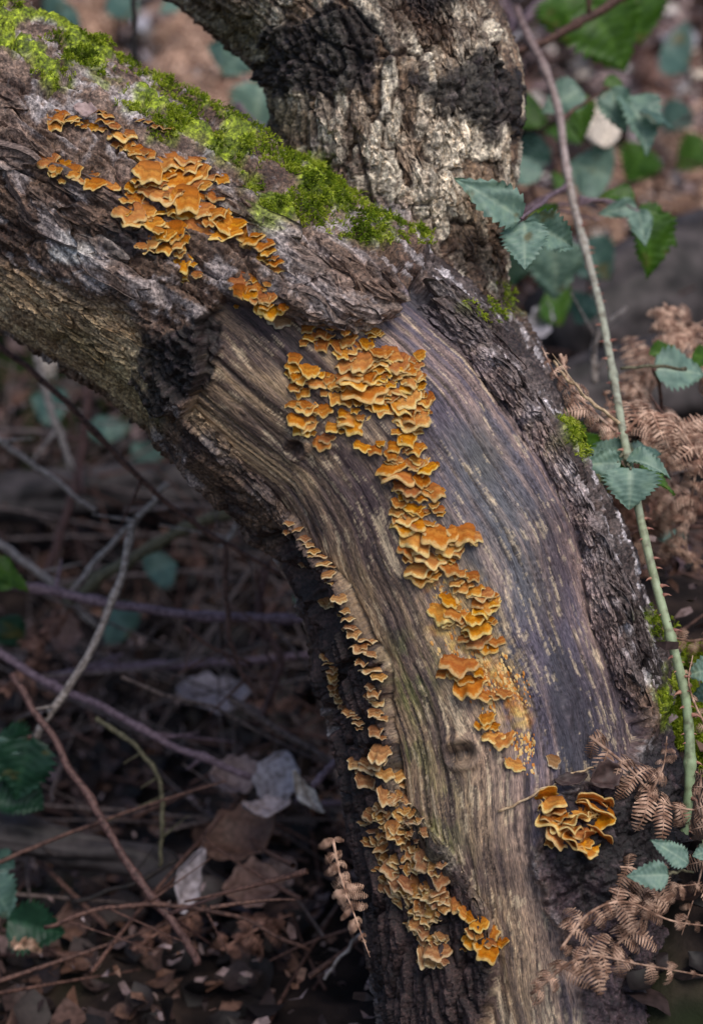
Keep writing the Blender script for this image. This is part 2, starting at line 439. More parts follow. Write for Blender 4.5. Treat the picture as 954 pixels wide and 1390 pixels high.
col = mixa(col, mixa(C(26,22,24), C(66,56,58), sst(.05, .5, n3+n2*.4)), m_black*.92)
col = mixa(col, mixa(C(92,106,24), C(146,160,42), sst(-.2, .3, n3)), np.minimum(m_moss*1.3,1))
fac_w = m_wood*(1-m_orange*.3)
for kx, ky, a in KNOTS[:2]:
    s0, t0 = knot_st(kx, ky); r_ = np.sqrt((S-s0)**2*.5+(T_-t0)**2)/a+n2*.5
    col = mixa(col, C(48,36,32), np.exp(-(r_/.75)**2)*.9)

def tree_mat():
    m, nt, b = new_mat('bark_and_weathered_wood', .62, .4)
    L = nt.links
    ca = attr(nt, 'base'); ga = attr(nt, 'grain'); wa = attr(nt, 'wood'); ra = attr(nt, 'rot')
    geo = N(nt, 'ShaderNodeNewGeometry')
    mp = N(nt, 'ShaderNodeMapping'); mp.inputs['Scale'].default_value = (85, 560, 0); L.new(ga.outputs['Vector'], mp.inputs[0])
    f = N(nt, 'ShaderNodeTexNoise'); f.inputs['Scale'].default_value = 1; f.inputs['Detail'].default_value = 5; f.inputs['Roughness'].default_value = .65
    L.new(mp.outputs[0], f.inputs[0])
    mp2 = N(nt, 'ShaderNodeMapping'); mp2.inputs['Scale'].default_value = (230, 1350, 0); L.new(ga.outputs['Vector'], mp2.inputs[0])
    f2 = N(nt, 'ShaderNodeTexNoise'); f2.inputs['Scale'].default_value = 1; f2.inputs['Detail'].default_value = 3; L.new(mp2.outputs[0], f2.inputs[0])
    fn = mth(nt, 'ADD', mth(nt, 'MULTIPLY', f.outputs[0], .5), mth(nt, 'MULTIPLY', f2.outputs[0], .5))
    fr = ramp(nt, [(.33, (.26,.24,.25)), (.43, (.66,.64,.64)), (.50, (1.03,1.02,1.0)), (.57, (1.45,1.4,1.33)), (.65, (2.2,2.1,1.85))]); L.new(fn, fr.inputs[0])
    bn = N(nt, 'ShaderNodeTexNoise'); bn.inputs['Scale'].default_value = 420; bn.inputs['Detail'].default_value = 6; bn.inputs['Roughness'].default_value = .62
    L.new(geo.outputs['Position'], bn.inputs[0])
    br = ramp(nt, [(.34, (.26,.24,.25)), (.5, (1,1,1)), (.62, (1.9,1.88,1.86)), (.7, (2.8,2.8,2.8))]); L.new(bn.outputs[0], br.inputs[0])
    tint = mixc(nt, wa.outputs['Fac'], br.outputs[0], fr.outputs[0])
    c = mixc(nt, 1.0, ca.outputs['Color'], tint, 'MULTIPLY')
    L.new(c, b.inputs['Base Color'])
    vo = N(nt, 'ShaderNodeTexVoronoi'); vo.inputs['Scale'].default_value = 520; L.new(geo.outputs['Position'], vo.inputs[0])
    hb = mth(nt, 'ADD', mth(nt, 'MULTIPLY', bn.outputs[0], 1.0), mth(nt, 'MULTIPLY', vo.outputs['Distance'], .25))
    hm = nt.nodes.new('ShaderNodeMix'); hm.data_type = 'FLOAT'
    L.new(wa.outputs['Fac'], hm.inputs[0]); L.new(hb, hm.inputs[2]); L.new(fn, hm.inputs[3])
    bp = N(nt, 'ShaderNodeBump'); bp.inputs['Strength'].default_value = .85; bp.inputs['Distance'].default_value = .0016
    L.new(hm.outputs[0], bp.inputs['Height']); L.new(bp.outputs[0], b.inputs['Normal'])
    L.new(maprange(nt, bn.outputs[0], .3, .7, .42, .75), b.inputs['Roughness'])
    return m
M_TREE = tree_mat()
tree_root = empty('tree', at(745, 1390, 1.2))
tag(tree_root, 'old leaning tree with bare weathered wood, flaking bark and a low limb reaching left', 'tree')
tree_me = mesh_np('trunk', V2, F, M_TREE, True, {'base': col, 'grain': np.c_[S, T_, S*0], 'wood': fac_w, 'rot': m_rot})
link('trunk', tree_me, tree_root)
# coarse copy for ray casting
BV = BVHTree.FromPolygons([tuple(v) for v in V2.tolist()], F.tolist())
def hit(px, py):
    d = ray(px, py).normalized(); h = BV.ray_cast(CAM, d)
    if h[0] is None: return None
    # average the normal over a neighbourhood
    n = Vector((0,0,0))
    for ox_, oy_ in ((0,0),(6,0),(-6,0),(0,6),(0,-6)):
        g = BV.ray_cast(CAM, ray(px+ox_, py+oy_).normalized())
        if g[0] is not None and (g[0]-h[0]).length < .03: n += g[1]
    if n.length < 1e-6: n = -d
    n.normalize()
    if n.dot(d) > 0: n = -n
    return h[0], n
# ================================================================== BARK PLATES (parts of the tree)
AX1 = LIMBS[0][0]; AX2 = LIMBS[1][0]
def bary_col(fi):
    return col[F[fi]].mean(0)
def tangent_at(p, which):
    A = AX1 if which == 1 else AX2
    j = int(((A-np.array(p))**2).sum(1).argmin()); j = min(max(j, 1), len(A)-2)
    return Vector(A[j+1]-A[j-1]).normalized()
PL_V, PL_F = [], []
def bark_plate(px, py, Lm, Wm, th, which=1, shade=1.0, warp=.3):
    g = hit(px, py)
    if g is None: return
    p, n = g; tx = tangent_at(p, which); tx = (tx-n*tx.dot(n)).normalized()
    a = rnd.uniform(-.18, .18); ty = n.cross(tx)
    tx, ty = tx*math.cos(a)+ty*math.sin(a), ty*math.cos(a)-tx*math.sin(a)
    K_ = 24; ph = [rnd.uniform(0, 6.28) for _ in range(5)]
    out = []
    for k in range(K_):
        t = 2*math.pi*k/K_; c, s_ = math.cos(t), math.sin(t)
        q = 1/ max(abs(c)**2.6+abs(s_)**2.6, 1e-3)**(1/2.6)
        q *= 1+.16*math.sin(2*t+ph[0])+.12*math.sin(3*t+ph[1])+.09*math.sin(5*t+ph[2])+rnd.uniform(-.08, .08)
        out.append((c*q, s_*q))
    pts = [(0., 0.)]; rings = [.3, .55, .78, .95]
    for r in rings: pts += [(x*r, y*r) for x, y in out]
    hs = []; fidx = []
    for x, y in pts:
        o = p+tx*(x*Lm/2)+ty*(y*Wm/2)
        h = BV.ray_cast(o+n*.03, -n)
        hs.append((.03-h[3]) if h[0] is not None and h[3] < .055 else None); fidx.append(h[2])
    ok = [h for h in hs if h is not None]
    if len(ok) < len(hs)*.8: return
    mean = sorted(ok)[int(len(ok)*.62)]
    if max(ok)-min(ok) > .024: return
    tl = rnd.uniform(-.0015, .0035)
    Vv = []; cc = []
    sh_ = shade*rnd.uniform(.85, 1.35)
    base_c = np.mean([bary_col(f) for f in fidx if f is not None], axis=0)
    vcol = [((bary_col(f) if f is not None and f < len(F) else base_c)*.75+base_c*.25)*sh_*(1+.35*mn.noise(Vector((px+x*9, py+y*5, 2)))) for f, (x, y) in zip(fidx, pts)]
    while len(vcol) < len(pts): vcol.append(base_c*sh_)
    def pos(x, y, h): return p+tx*(x*Lm/2)+ty*(y*Wm/2)+n*h
    for i, (x, y) in enumerate(pts):
        h = hs[i] if hs[i] is not None else mean
        h = mean+max(-.004, min(.003, (h-mean)*.6)); r = math.hypot(x, y)
        h += th*(1-.25*r**4)+tl*y+.0032*mn.noise(Vector((x*3.5+px, y*2.2+py, 0)))+.0016*mn.noise(Vector((x*9+px, y*6+py, 0)))
        Vv.append(pos(x, y, h))
    n0 = len(Vv)
    for x, y in out:                                       # ragged skirt down to the wood
        h = mean-.004; Vv.append(pos(x*1.0, y*1.0, mean+th*.35)); 
    for x, y in out: Vv.append(pos(x*.86, y*.86, mean-.006))
    Fs = [(0, 1+k, 1+(k+1) % K_) for k in range(K_)]
    lay = [1, 1+K_, 1+2*K_, 1+3*K_, n0, n0+K_]
    for a_, b_ in zip(lay[:-1], lay[1:]):
        for k in range(K_):
            k2 = (k+1) % K_; Fs.append((a_+k, b_+k, b_+k2, a_+k2))
    bc = vcol[:n0]+[base_c*.8*sh_]*(len(Vv)-n0)
    g0 = [(float(x*Lm/2)+px, float(y*Wm/2), 0) for x, y in pts]+[(px, 0, 0)]*(2*K_)
    me = mesh_np('bark_plate', np.array([list(v) for v in Vv]), Fs, M_TREE, True,
                 {'base': np.array(bc), 'grain': np.array(g0), 'wood': np.zeros(len(Vv)), 'rot': np.zeros(len(Vv))})
    try: me.set_sharp_from_angle(angle=R(38))
    except Exception: pass
    link('bark_plate', me, tree_root)
    PL_V.extend(tuple(v) for v in Vv); b0 = len(PL_V)-len(Vv); PL_F.extend(tuple(i+b0 for i in f) for f in Fs)
def scatter_plates(poly, n, L, W, th, which, shade=1.0, gap=14):
    P = np.array(poly); got = []; tries = 0
    while len(got) < n and tries < n*30:
        tries += 1
        x = rnd.uniform(P[:, 0].min(), P[:, 0].max()); y = rnd.uniform(P[:, 1].min(), P[:, 1].max())
        if poly_sd(np.array([x]), np.array([y]), poly)[0] < 0: continue
        if poly_sd(np.array([x]), np.array([y]), [(60,140),(130,150),(225,195),(315,240),(310,300),(400,360),(400,400),(310,380),(260,385),(185,345),(160,270),(40,225),(50,200),(150,205)])[0] > 0: continue
        if any((x-a)**2*.35+(y-b)**2 < gap*gap for a, b in got): continue
        got.append((x, y)); s_ = rnd.uniform(.75, 1.25)
        bark_plate(x, y, L*s_*rnd.uniform(.7, 1.3), W*s_, th*rnd.uniform(.6, 1.3), which, shade)
scatter_plates([(0,120),(60,160),(180,200),(300,235),(380,320),(530,380),(510,425),(440,425),(380,405),(290,400),(200,405),(90,370),(0,330)], 58, .050, .0165, .0052, 1, 1.0, 21)
scatter_plates([(350,320),(420,335),(540,365),(515,430),(440,440),(385,415)], 12, .046, .0165, .0065, 1, .95, 15)
scatter_plates([(0,350),(90,390),(170,430),(190,500),(120,470),(0,400)], 14, .04, .010, .0018, 1)
scatter_plates([(400,130),(560,150),(690,190),(680,380),(650,400),(560,290),(500,220),(440,190)], 44, .022, .011, .0032, 2, 1.1, 14)
scatter_plates([(560,0),(640,0),(680,90),(560,60)], 16, .019, .009, .0026, 2, 1.1, 12)
scatter_plates([(600,380),(660,430),(760,600),(840,770),(890,900),(860,900),(800,700),(730,580),(620,440)], 34, .034, .0085, .0036, 1, 1.0, 12)

def plates_along(line, step, off, L, W, th, shade=1.0):
    D = catmull(line, 30); acc = 0; last = D[0]
    for k in range(1, len(D)-1):
        acc += math.hypot(*(D[k]-D[k-1]))
        if acc > step:
            acc = 0; t = D[k+1]-D[k-1]; t = t/np.hypot(*t); nx_, ny_ = t[1], -t[0]
            for o_ in off: bark_plate(D[k][0]+nx_*(o_+rnd.uniform(-3, 3)), D[k][1]+ny_*(o_+rnd.uniform(-3, 3)), L*rnd.uniform(.6, 1.3), W*rnd.uniform(.8, 1.25), th*rnd.uniform(.7, 1.4), 1, shade)
plates_along([(552,400),(600,440),(660,505),(705,560),(757,650),(795,740),(810,830),(836,900),(858,960)], 17, (2, 13), .034, .0085, .0042)
plates_along([(262,560),(300,596),(340,646),(392,712)], 16, (-4,), .026, .0075, .003, .8)
plates_along([(530,1060),(548,1096),(590,1140),(640,1210),(672,1300)], 22, (-6,), .03, .009, .003, .9)
BV_ALL = BV
_o = len(V2); BV = BVHTree.FromPolygons([tuple(v) for v in V2.tolist()]+PL_V, F.tolist()+[tuple(i+_o for i in f) for f in PL_F])
# ================================================================== MOSS
def moss_mat():
    m, nt, b = new_mat('moss', .8, .2); L = nt.links
    a = attr(nt, 't'); r = ramp(nt, [(0, sr(60,72,20)), (.35, sr(112,134,30)), (.7, sr(166,178,46)), (1, sr(202,206,104))]); L.new(a.outputs['Fac'], r.inputs[0])
    L.new(r.outputs[0], b.inputs['Base Color'])
    tr = N(nt, 'ShaderNodeBsdfTranslucent'); L.new(r.outputs[0], tr.inputs[0])
    mx = N(nt, 'ShaderNodeMixShader'); mx.inputs[0].default_value = .35
    L.new(b.outputs[0], mx.inputs[1]); L.new(tr.outputs[0], mx.inputs[2]); L.new(mx.outputs[0], nt.nodes['Material Output'].inputs[0])
    return m
M_MOSS = moss_mat()
def tufts(Pp, Nn, tone, rng, blades=7, ln=.0038, wd=.00035):
    """short leafy shoots: every blade is a bent pair of triangles"""
    n = len(Pp); k = blades
    P = np.repeat(Pp, k, 0); Nr = np.repeat(Nn, k, 0); tn = np.repeat(tone, k)
    d = Nr*.75+rng.normal(0, .55, (n*k, 3)); d /= np.linalg.norm(d, axis=1)[:, None]
    L = ln*rng.uniform(.5, 1.25, (n*k, 1)); side = np.cross(d, rng.normal(0, 1, (n*k, 3))); side /= np.linalg.norm(side, axis=1)[:, None]
    P = P+rng.normal(0, .0007, (n*k, 3))
    w_ = wd*rng.uniform(.7, 1.4, (n*k, 1)); mid = P+d*L*.6; tip = P+d*L-np.array([[0, 0, 1]])*L*.25
    Vv = np.stack([P-side*w_, P+side*w_, mid+side*w_*1.1, mid-side*w_*1.1, tip], 1).reshape(-1, 3)
    b = np.arange(n*k)[:, None]*5
    T = np.concatenate([b+np.array([[0, 1, 2]]), b+np.array([[0, 2, 3]]), b+np.array([[3, 2, 4]])], 0)
    t = np.stack([tn*.5, tn*.5, tn*.85, tn*.85, np.minimum(tn*1.15, 1)], 1).ravel()
    return Vv, T.astype(np.int32), t
rng = np.random.default_rng(4)
moss_labels = ['yellow green moss on the limb crest in the top left corner', 'thin moss band along the limb crest above the orange fungi',
  'small bright moss spot beside the two little orange brackets on the limb', 'bright green moss cushion in the crotch below the upright trunk',
  'small moss tuft on dark bark right of the bare wood top', 'sliver of moss low on the pale upright trunk',
  'moss strip on the right bark edge beside the bramble leaves', 'tiny moss dab on the lower right bark edge', 'lush moss at the tree foot behind the green bramble stem']
for i, poly in enumerate(MOSS):
    mk = mask(poly, 8); thick = fbm(P3*60, 3, 121)
    pr = mk*np.clip(.2+2.2*thick+(.25 if i in (3, 7, 6, 4) else 0), 0.0, 1)*(.24 if i not in (3, 8) else .36)
    sel = np.where(rng.random(nv) < pr)[0]
    if len(sel) < 4: continue
    clump = np.clip(.68+.9*fbm(V2[sel]*130, 2, 123)+rng.normal(0, .13, len(sel)), .1, 1)
    Pm = V2[sel]+NN[sel]*(np.clip(thick[sel]+.2, 0, 1)*.004)[:, None]
    Vm, Tm, tm = tufts(Pm, NN[sel], clump, rng)
    o = link('moss', mesh_np('moss', Vm, Tm, M_MOSS, False, {'t': tm}))
    tag(o, moss_labels[i], 'moss', kind='stuff')

# ================================================================== BRACKET FUNGI
def fungus_mat(name, dark, mid, lite, rim):
    m, nt, b = new_mat(name, .62, .25); L = nt.links
    a = attr(nt, 't'); tc = N(nt, 'ShaderNodeTexCoord'); oi = N(nt, 'ShaderNodeObjectInfo')
    n1 = N(nt, 'ShaderNodeTexNoise'); n1.inputs['Scale'].default_value = 9; n1.inputs['Detail'].default_value = 4; L.new(tc.outputs['Object'], n1.inputs[0])
    t = mth(nt, 'ADD', a.outputs['Fac'], mth(nt, 'MULTIPLY_ADD', n1.outputs[0], .34, -.17))
    r = ramp(nt, [(0, dark), (.3, mid), (.45, tuple(.72*x for x in mid)), (.58, lite), (.70, mid), (.86, lite), (.97, rim), (1, rim)]); L.new(t, r.inputs[0])
    hs = N(nt, 'ShaderNodeHueSaturation'); L.new(r.outputs[0], hs.inputs['Color'])
    L.new(maprange(nt, oi.outputs['Random'], 0, 1, .74, 1.2), hs.inputs['Value']); L.new(maprange(nt, oi.outputs['Random'], 0, 1, .489, .507), hs.inputs['Hue']); L.new(maprange(nt, mth(nt, 'FRACT', mth(nt, 'MULTIPLY', oi.outputs['Random'], 17.3)), 0, 1, .93, 1.05), hs.inputs['Saturation'])
    L.new(hs.outputs[0], b.inputs['Base Color'])
    b.inputs['Subsurface Weight'].default_value = .12; b.inputs['Subsurface Radius'].default_value = (.003, .0015, .0005); b.inputs['Subsurface Scale'].default_value = 1
    n2 = N(nt, 'ShaderNodeTexNoise'); n2.inputs['Scale'].default_value = 38; n2.inputs['Detail'].default_value = 4; L.new(tc.outputs['Object'], n2.inputs[0])
    bp = N(nt, 'ShaderNodeBump'); bp.inputs['Strength'].default_value = 1.0; bp.inputs['Distance'].default_value = .0012; L.new(n2.outputs[0], bp.inputs['Height']); L.new(bp.outputs[0], b.inputs['Normal'])
    return m
M_OR = fungus_mat('orange_fungus', sr(150,82,20), sr(202,120,32), sr(222,148,54), sr(243,203,130))
M_TAN = fungus_mat('tan_fungus', sr(126,78,44), sr(176,116,64), sr(204,150,92), sr(236,202,152))
M_PALE = fungus_mat('pale_fungus', sr(150,100,50), sr(196,148,92), sr(214,170,112), sr(244,224,186))
def cap_mesh(mat, seed, depth=.55, wav=.13, kk=5):
    q = random.Random(seed); NA, NT = 36, 9
    p1, p2, p3, p4 = [q.uniform(0, 6.28) for _ in range(4)]
    A = 1.52; kk = kk+q.uniform(-1, 1); dp = depth*q.uniform(.85, 1.2); skew = q.uniform(-.25, .25)
    def P(u, t, under):
        a = -A+2*A*u; s_, c = math.sin(a), math.cos(a)
        lob = 1+.06*math.sin(2.7*a+p1)+.085*math.sin(5.8*a+p2)+.04*math.sin(10.5*a+p3)
        rx, ry = .5*s_*lob, dp*(c**.8 if c > 0 else 0)*lob*(1+skew*s_)
        bx, by = .30*s_, -.10-.06*c
        tt = t
        x = bx+(rx-bx)*tt; y = by+(ry-by)*tt
        e = tt**1.5
        z = wav*e*(math.sin(kk*a+p1)+.18*math.sin(kk*1.8*a+p4))*(1-.35*abs(a)/A) + .05*math.sin(2.2*a+p2)*tt
        z += -.16*tt*tt + .05*max(0, tt-.7)/.3
        z += .016*math.sin(tt*17+p3+.6*math.sin(3*a))
        th = .10*(1-tt*.5)
        if under: z -= th
        return (x, y, z)
    Vv, Aa, Fs = [], [], []
    for un in (0, 1):
        for j in range(NT+1):
            t = (j/NT)**.8
            for i in range(NA+1):
                Vv.append(P(i/NA, t, un)); Aa.append(t if not un else .55+.3*t)
    w_ = NA+1; o = w_*(NT+1)
    for j in range(NT):
        for i in range(NA):
            a = j*w_+i; Fs.append((a, a+1, a+w_+1, a+w_)); Fs.append((o+a, o+a+w_, o+a+w_+1, o+a+1))
    # rounded pale rim
    e0 = NT*w_; rim = len(Vv)
    for i in range(NA+1):
        x, y, z = P(i/NA, 1.0, 0); x2, y2, z2 = P(i/NA, 1.05, 0); Vv.append((x2, y2, z-.022)); Aa.append(1.05)
    for i in range(NA):
        Fs.append((e0+i, e0+i+1, rim+i+1, rim+i)); Fs.append((rim+i, rim+i+1, o+e0+i+1, o+e0+i))
    return mesh_np('cap', np.array(Vv), Fs, mat, True, {'t': np.array(Aa)})
CAPS = {k: [cap_mesh(m_, 100+i, [.62,.72,.55,.66,.78,.6][i % 6], [.07,.11,.09,.125][i % 4], [3.4,4.4,5.2,4.0,5.6][i % 5]) for i in range(12)]
        for k, m_ in (('or', M_OR), ('tan', M_TAN), ('pale', M_PALE))}
OVAL = {k: [cap_mesh(m_, 300+i, .62, .03, 3) for i in range(3)] for k, m_ in (('or', M_OR), ('pale', M_PALE), ('tan', M_TAN))}
def fungus(label, pts, ox, oy, sc, kind='or', alpha=38, sz=1.25, group='bracket fungi on the dead tree', face=None, oval=False, roll=0, spread=14, yawr=16, rollr=13, buds=True, name='bracket_fungus'):
    hs = []
    if len(pts) > 3 and buds: pts = pts+[(x+rnd.uniform(-.55, .55)*w_, y+rnd.uniform(-.3, .35)*w_, w_*rnd.uniform(.4, .62)) for x, y, w_ in pts if rnd.random() < (.8 if sc != S_ or oy != 680 else .25)]
    for x, y, w_ in pts:
        px, py = ox+x/sc, oy+y/sc
        g = hit(px, py)
        k = 0
        while g is None and k < 8: px += 3; k += 1; g = hit(px, py)
        if g: hs.append((g[0], g[1], w_/sc*K*1.2*sz*1.12, px, py))
    if not hs: return
    c = sum((h[0] for h in hs), Vector())/len(hs)
    root = empty(name, c); tag(root, label, 'fungus', group)
    for p, n, w_, px, py in hs:
        n = (n+(-VF)*.35).normalized()
        u = (Vector((0, 0, 1))-n*n.z); 
        if u.length < .3: u = VU-n*VU.dot(n)
        u.normalize()
        if face is not None:
            n = (n+face).normalized(); u = (u-n*u.dot(n)).normalized()
        x = n.cross(u)
        a = R(alpha+9+rnd.uniform(-spread, spread)); y = n*math.cos(a)-u*math.sin(a); z = u*math.cos(a)+n*math.sin(a)
        rl = R(roll+rnd.uniform(-rollr, rollr)); x2 = x*math.cos(rl)+z*math.sin(rl); z2 = z*math.cos(rl)-x*math.sin(rl)
        yw = R(rnd.uniform(-yawr, yawr)); x3 = x2*math.cos(yw)+y*math.sin(yw); y3 = y*math.cos(yw)-x2*math.sin(yw)
        lst = (OVAL if oval else CAPS)[kind]; me = lst[rnd.randrange(len(lst))]
        o = bpy.data.objects.new('cap', me); COL.objects.link(o); o.parent = root
        w_ = min(w_, .032)*(rnd.uniform(.48, .74) if rnd.random() < .72 else rnd.uniform(.74, .96)); sy = w_*rnd.uniform(.85, 1.15)
        if w_ > .026: sy *= .72
        base = p+n*.0012-y3*(sy*.18)+u*(sy*.12)-c
        M = Matrix(((x3.x, y3.x, z2.x, base.x), (x3.y, y3.y, z2.y, base.y), (x3.z, y3.z, z2.z, base.z), (0, 0, 0, 1)))
        o.matrix_local = M @ Matrix.Diagonal((w_*(1 if rnd.random() < .5 else -1) if False else w_, sy, w_*rnd.uniform(.8, 1.2), 1))
S_ = 2.385
fungus('ragged chain of orange brackets starting at the moss near the top left corner', [(185,375,60),(200,395,60),(180,402,50),(230,385,60),(270,400,50),(300,410,50),(330,420,50),(345,375,70),(340,395,60),(370,405,50),(375,430,50),(400,440,80),(380,465,60),(410,470,60),(425,510,40),(440,485,60),(470,500,60),(455,515,40),(258,340,20)], 0, 0, S_, alpha=25)
fungus('two little orange brackets in moss above the big limb cluster', [(455,390,40),(480,395,30),(510,410,40),(535,430,50),(545,420,30)], 0, 0, S_, alpha=10)
fungus('largest orange bracket cluster on the limb, many tiers of ruffled caps', [(540,520,90),(600,520,90),(640,515,40),(560,545,90),(610,545,80),(640,560,80),(480,555,80),(520,570,80),(590,570,90),(680,575,80),(715,580,50),(450,585,70),(500,590,80),(560,600,80),(620,600,90),(660,600,60),(430,605,60),(480,615,80),(530,635,90),(600,640,90),(660,635,80),(700,635,60),(440,635,70),(470,655,70),(410,650,60),(420,690,80),(430,710,60),(470,690,80),(520,690,80),(560,680,70),(600,690,80),(660,680,90),(720,680,60),(700,690,60),(520,725,90),(570,740,80),(640,740,90),(600,770,40),(490,720,60),(540,760,60),(575,790,50)], 0, 0, S_, alpha=32)
fungus('orange bracket row sloping down right from the big limb cluster', [(720,715,70),(760,730,80),(740,750,80),(790,750,70),(820,770,70),(800,790,70),(850,790,60),(870,810,60),(860,835,60),(890,850,70),(900,865,50)], 0, 0, S_, alpha=32)
fungus('short orange bracket row just below the big limb cluster beside black crust', [(500,780,90),(480,800,60),(540,800,80),(580,820,70),(590,850,70),(620,855,40),(610,885,70),(640,890,40)], 0, 0, S_, alpha=32)
fungus('isolated flat orange strip of brackets on the limb bark at far left', [(150,525,90),(210,530,60),(180,545,60),(235,560,70),(260,580,80),(310,595,80),(350,605,60)], 0, 0, S_, alpha=40)
fungus('ruffled orange cluster at the bark edge just above the bare wood', [(60,905,80),(100,900,60),(90,930,80),(60,940,60),(130,930,60),(110,960,80),(150,970,60),(170,990,80),(130,990,60),(200,995,30),(50,990,20)], 300, 0, S_, alpha=45)
fungus('single small pale bean shaped bracket at the top of the bare wood', [(190,1035,60)], 300, 0, S_, 'pale', 50, oval=True)
A_ = (350, 400, S_)
fungus('dense top mass of orange brackets on the bare wood under the bark ledge', [(160,105,60),(200,120,90),(170,140,60),(230,130,50),(205,160,70),(285,120,40),(370,120,80),(390,130,50),(290,140,70),(265,165,50),(320,160,70),(355,155,60),(300,185,80),(350,185,70),(400,185,80),(270,190,50),(430,195,60),(340,210,90),(400,215,80),(450,215,60),(500,210,60),(510,230,50),(280,230,70),(330,240,90),(390,240,70),(440,240,70),(490,240,60),(510,262,50),(300,255,90),(350,262,70),(400,265,70),(450,262,60),(490,268,60),(320,280,100),(390,285,60),(430,290,60),(480,295,90),(510,300,50),(340,310,120),(410,315,60),(460,315,80),(520,320,70),(545,335,50),(380,330,70),(430,335,70),(480,335,80),(530,345,70),(390,355,80),(460,350,90),(520,362,80),(540,370,40),(370,365,50),(410,372,70)], *A_, alpha=40)
fungus('column of stacked orange brackets narrowing below the dense top mass', [(470,385,90),(520,390,60),(490,400,110),(470,415,70),(510,425,60),(515,440,75),(450,445,60),(480,460,70),(445,490,80),(510,495,90),(480,485,40),(430,515,60),(450,535,50),(525,540,80),(545,560,70),(510,550,60)], *A_, alpha=40)
fungus('thin orange bracket with pale rim sticking out left of the stacked column', [(340,490,80),(370,497,60),(395,480,30)], *A_, alpha=30)
fungus('loose left group of orange brackets with pale edges on the bare wood', [(120,205,70),(115,235,50),(170,240,90),(190,255,60),(140,265,80),(190,285,80),(230,265,60),(245,295,70),(250,285,60),(290,270,60),(145,315,90),(120,300,50),(265,335,90),(325,345,30)], *A_, alpha=42)
fungus('low left pair of pale rimmed brackets one above the other beside the loose group', [(150,365,120),(110,350,50),(210,375,50),(135,400,110),(170,410,60),(150,430,60)], *A_, alpha=42)
fungus('small bracket pair right of the low pale rimmed pair', [(245,425,70),(310,400,90),(305,415,80),(285,385,50)], *A_, alpha=42)
fungus('lone small ochre bracket lowest of the left group, above the knot', [(205,480,90),(225,458,50)], *A_, alpha=42)
fungus('long sweeping orange brackets halfway down the bare wood', [(430,560,70),(470,580,110),(500,595,90),(460,615,70),(500,625,90),(560,630,90),(590,635,40),(490,645,60),(520,655,50),(460,670,60),(500,690,90),(530,705,50),(450,700,50),(480,720,70)], *A_, alpha=38)
fungus('tiny orange bracket right of the sweeping brackets', [(580,695,50),(570,680,30),(590,708,40)], *A_, alpha=38)
fungus('wide mass of large ruffled brown orange brackets at mid trunk', [(480,740,90),(530,750,90),(460,750,50),(500,775,100),(590,770,120),(660,765,110),(690,780,60),(560,790,60),(520,800,80),(620,810,100),(640,825,60),(510,830,80),(560,850,100),(600,850,60),(490,850,50),(520,880,100),(550,890,90),(530,900,120)], *A_, alpha=36, sz=1.3)
B_ = (350, 680, S_)
fungus('thin brackets leading down from the wide ruffled mass', [(630,165,60),(630,185,60),(620,210,60),(650,235,60),(690,240,60),(660,280,80),(640,265,40),(700,290,60)], *B_, alpha=34)
fungus('cluster of narrow tiered orange brackets below mid trunk', [(720,300,80),(745,305,60),(720,325,80),(745,330,60),(730,350,80),(750,345,40),(660,375,70),(700,370,60),(750,385,40),(660,395,50),(705,408,70),(690,425,60),(670,440,60),(710,450,80),(770,455,50),(745,475,60)], *B_, alpha=36)
fungus('furry oval bracket with a pointed one under it, left of the narrow tiers', [(625,325,75),(590,350,70),(640,360,80),(620,375,60),(600,385,60)], *B_, alpha=44)
fungus('thick orange brackets at the start of the yellow crusted wood', [(650,520,90),(640,550,90),(660,570,100),(680,590,110),(700,600,80),(735,625,80),(770,630,60),(800,620,50)], *B_, alpha=40)
fungus('two orange brackets just below the yellow crusted wood', [(740,700,70),(730,715,50),(760,730,60),(760,760,80),(790,765,70)], *B_, alpha=38)
fungus('lone plump oval orange bracket right of the lower knot', [(838,855,88)], *B_, alpha=44, oval=True)
LF = Vector((-.55, 0, .1))
fungus('long strip of tan brackets down the left rim of the bare wood', [(100,75,50),(95,100,40),(125,95,60),(150,120,50),(165,145,50),(180,165,50),(200,180,50),(145,205,30),(210,205,50),(235,215,50),(225,240,50),(240,265,40),(225,330,60),(215,325,40),(265,320,50),(280,355,50),(290,385,50),(300,410,50),(310,430,60),(360,455,70),(330,480,50),(365,500,50),(340,525,60),(365,550,60),(390,570,50),(370,600,60),(375,615,60),(385,650,70),(380,690,50),(400,705,40),(380,745,50),(400,765,30)], *B_, kind='tan', alpha=25)
fungus('thin wavy tan ribbon of fungus on the outer left bark edge', [(214,500,34),(220,515,34),(227,530,34),(236,548,34),(242,565,38),(242,582,38),(242,600,40),(252,615,40),(259,630,40),(266,642,40),(274,655,40),(284,668,40),(294,682,40),(305,692,36),(317,705,36),(324,720,36),(328,738,36)], *B_, kind='tan', alpha=15)
C_ = (420, 950, 1.787)
fungus('broad tan brackets crowning the crusted bark at lower left', [(170,130,60),(115,155,40),(150,160,60),(180,175,40),(210,185,50),(225,200,40),(140,195,50),(160,215,50),(190,225,40),(200,240,40),(125,165,45),(165,150,50)], *C_, kind='tan', alpha=35)
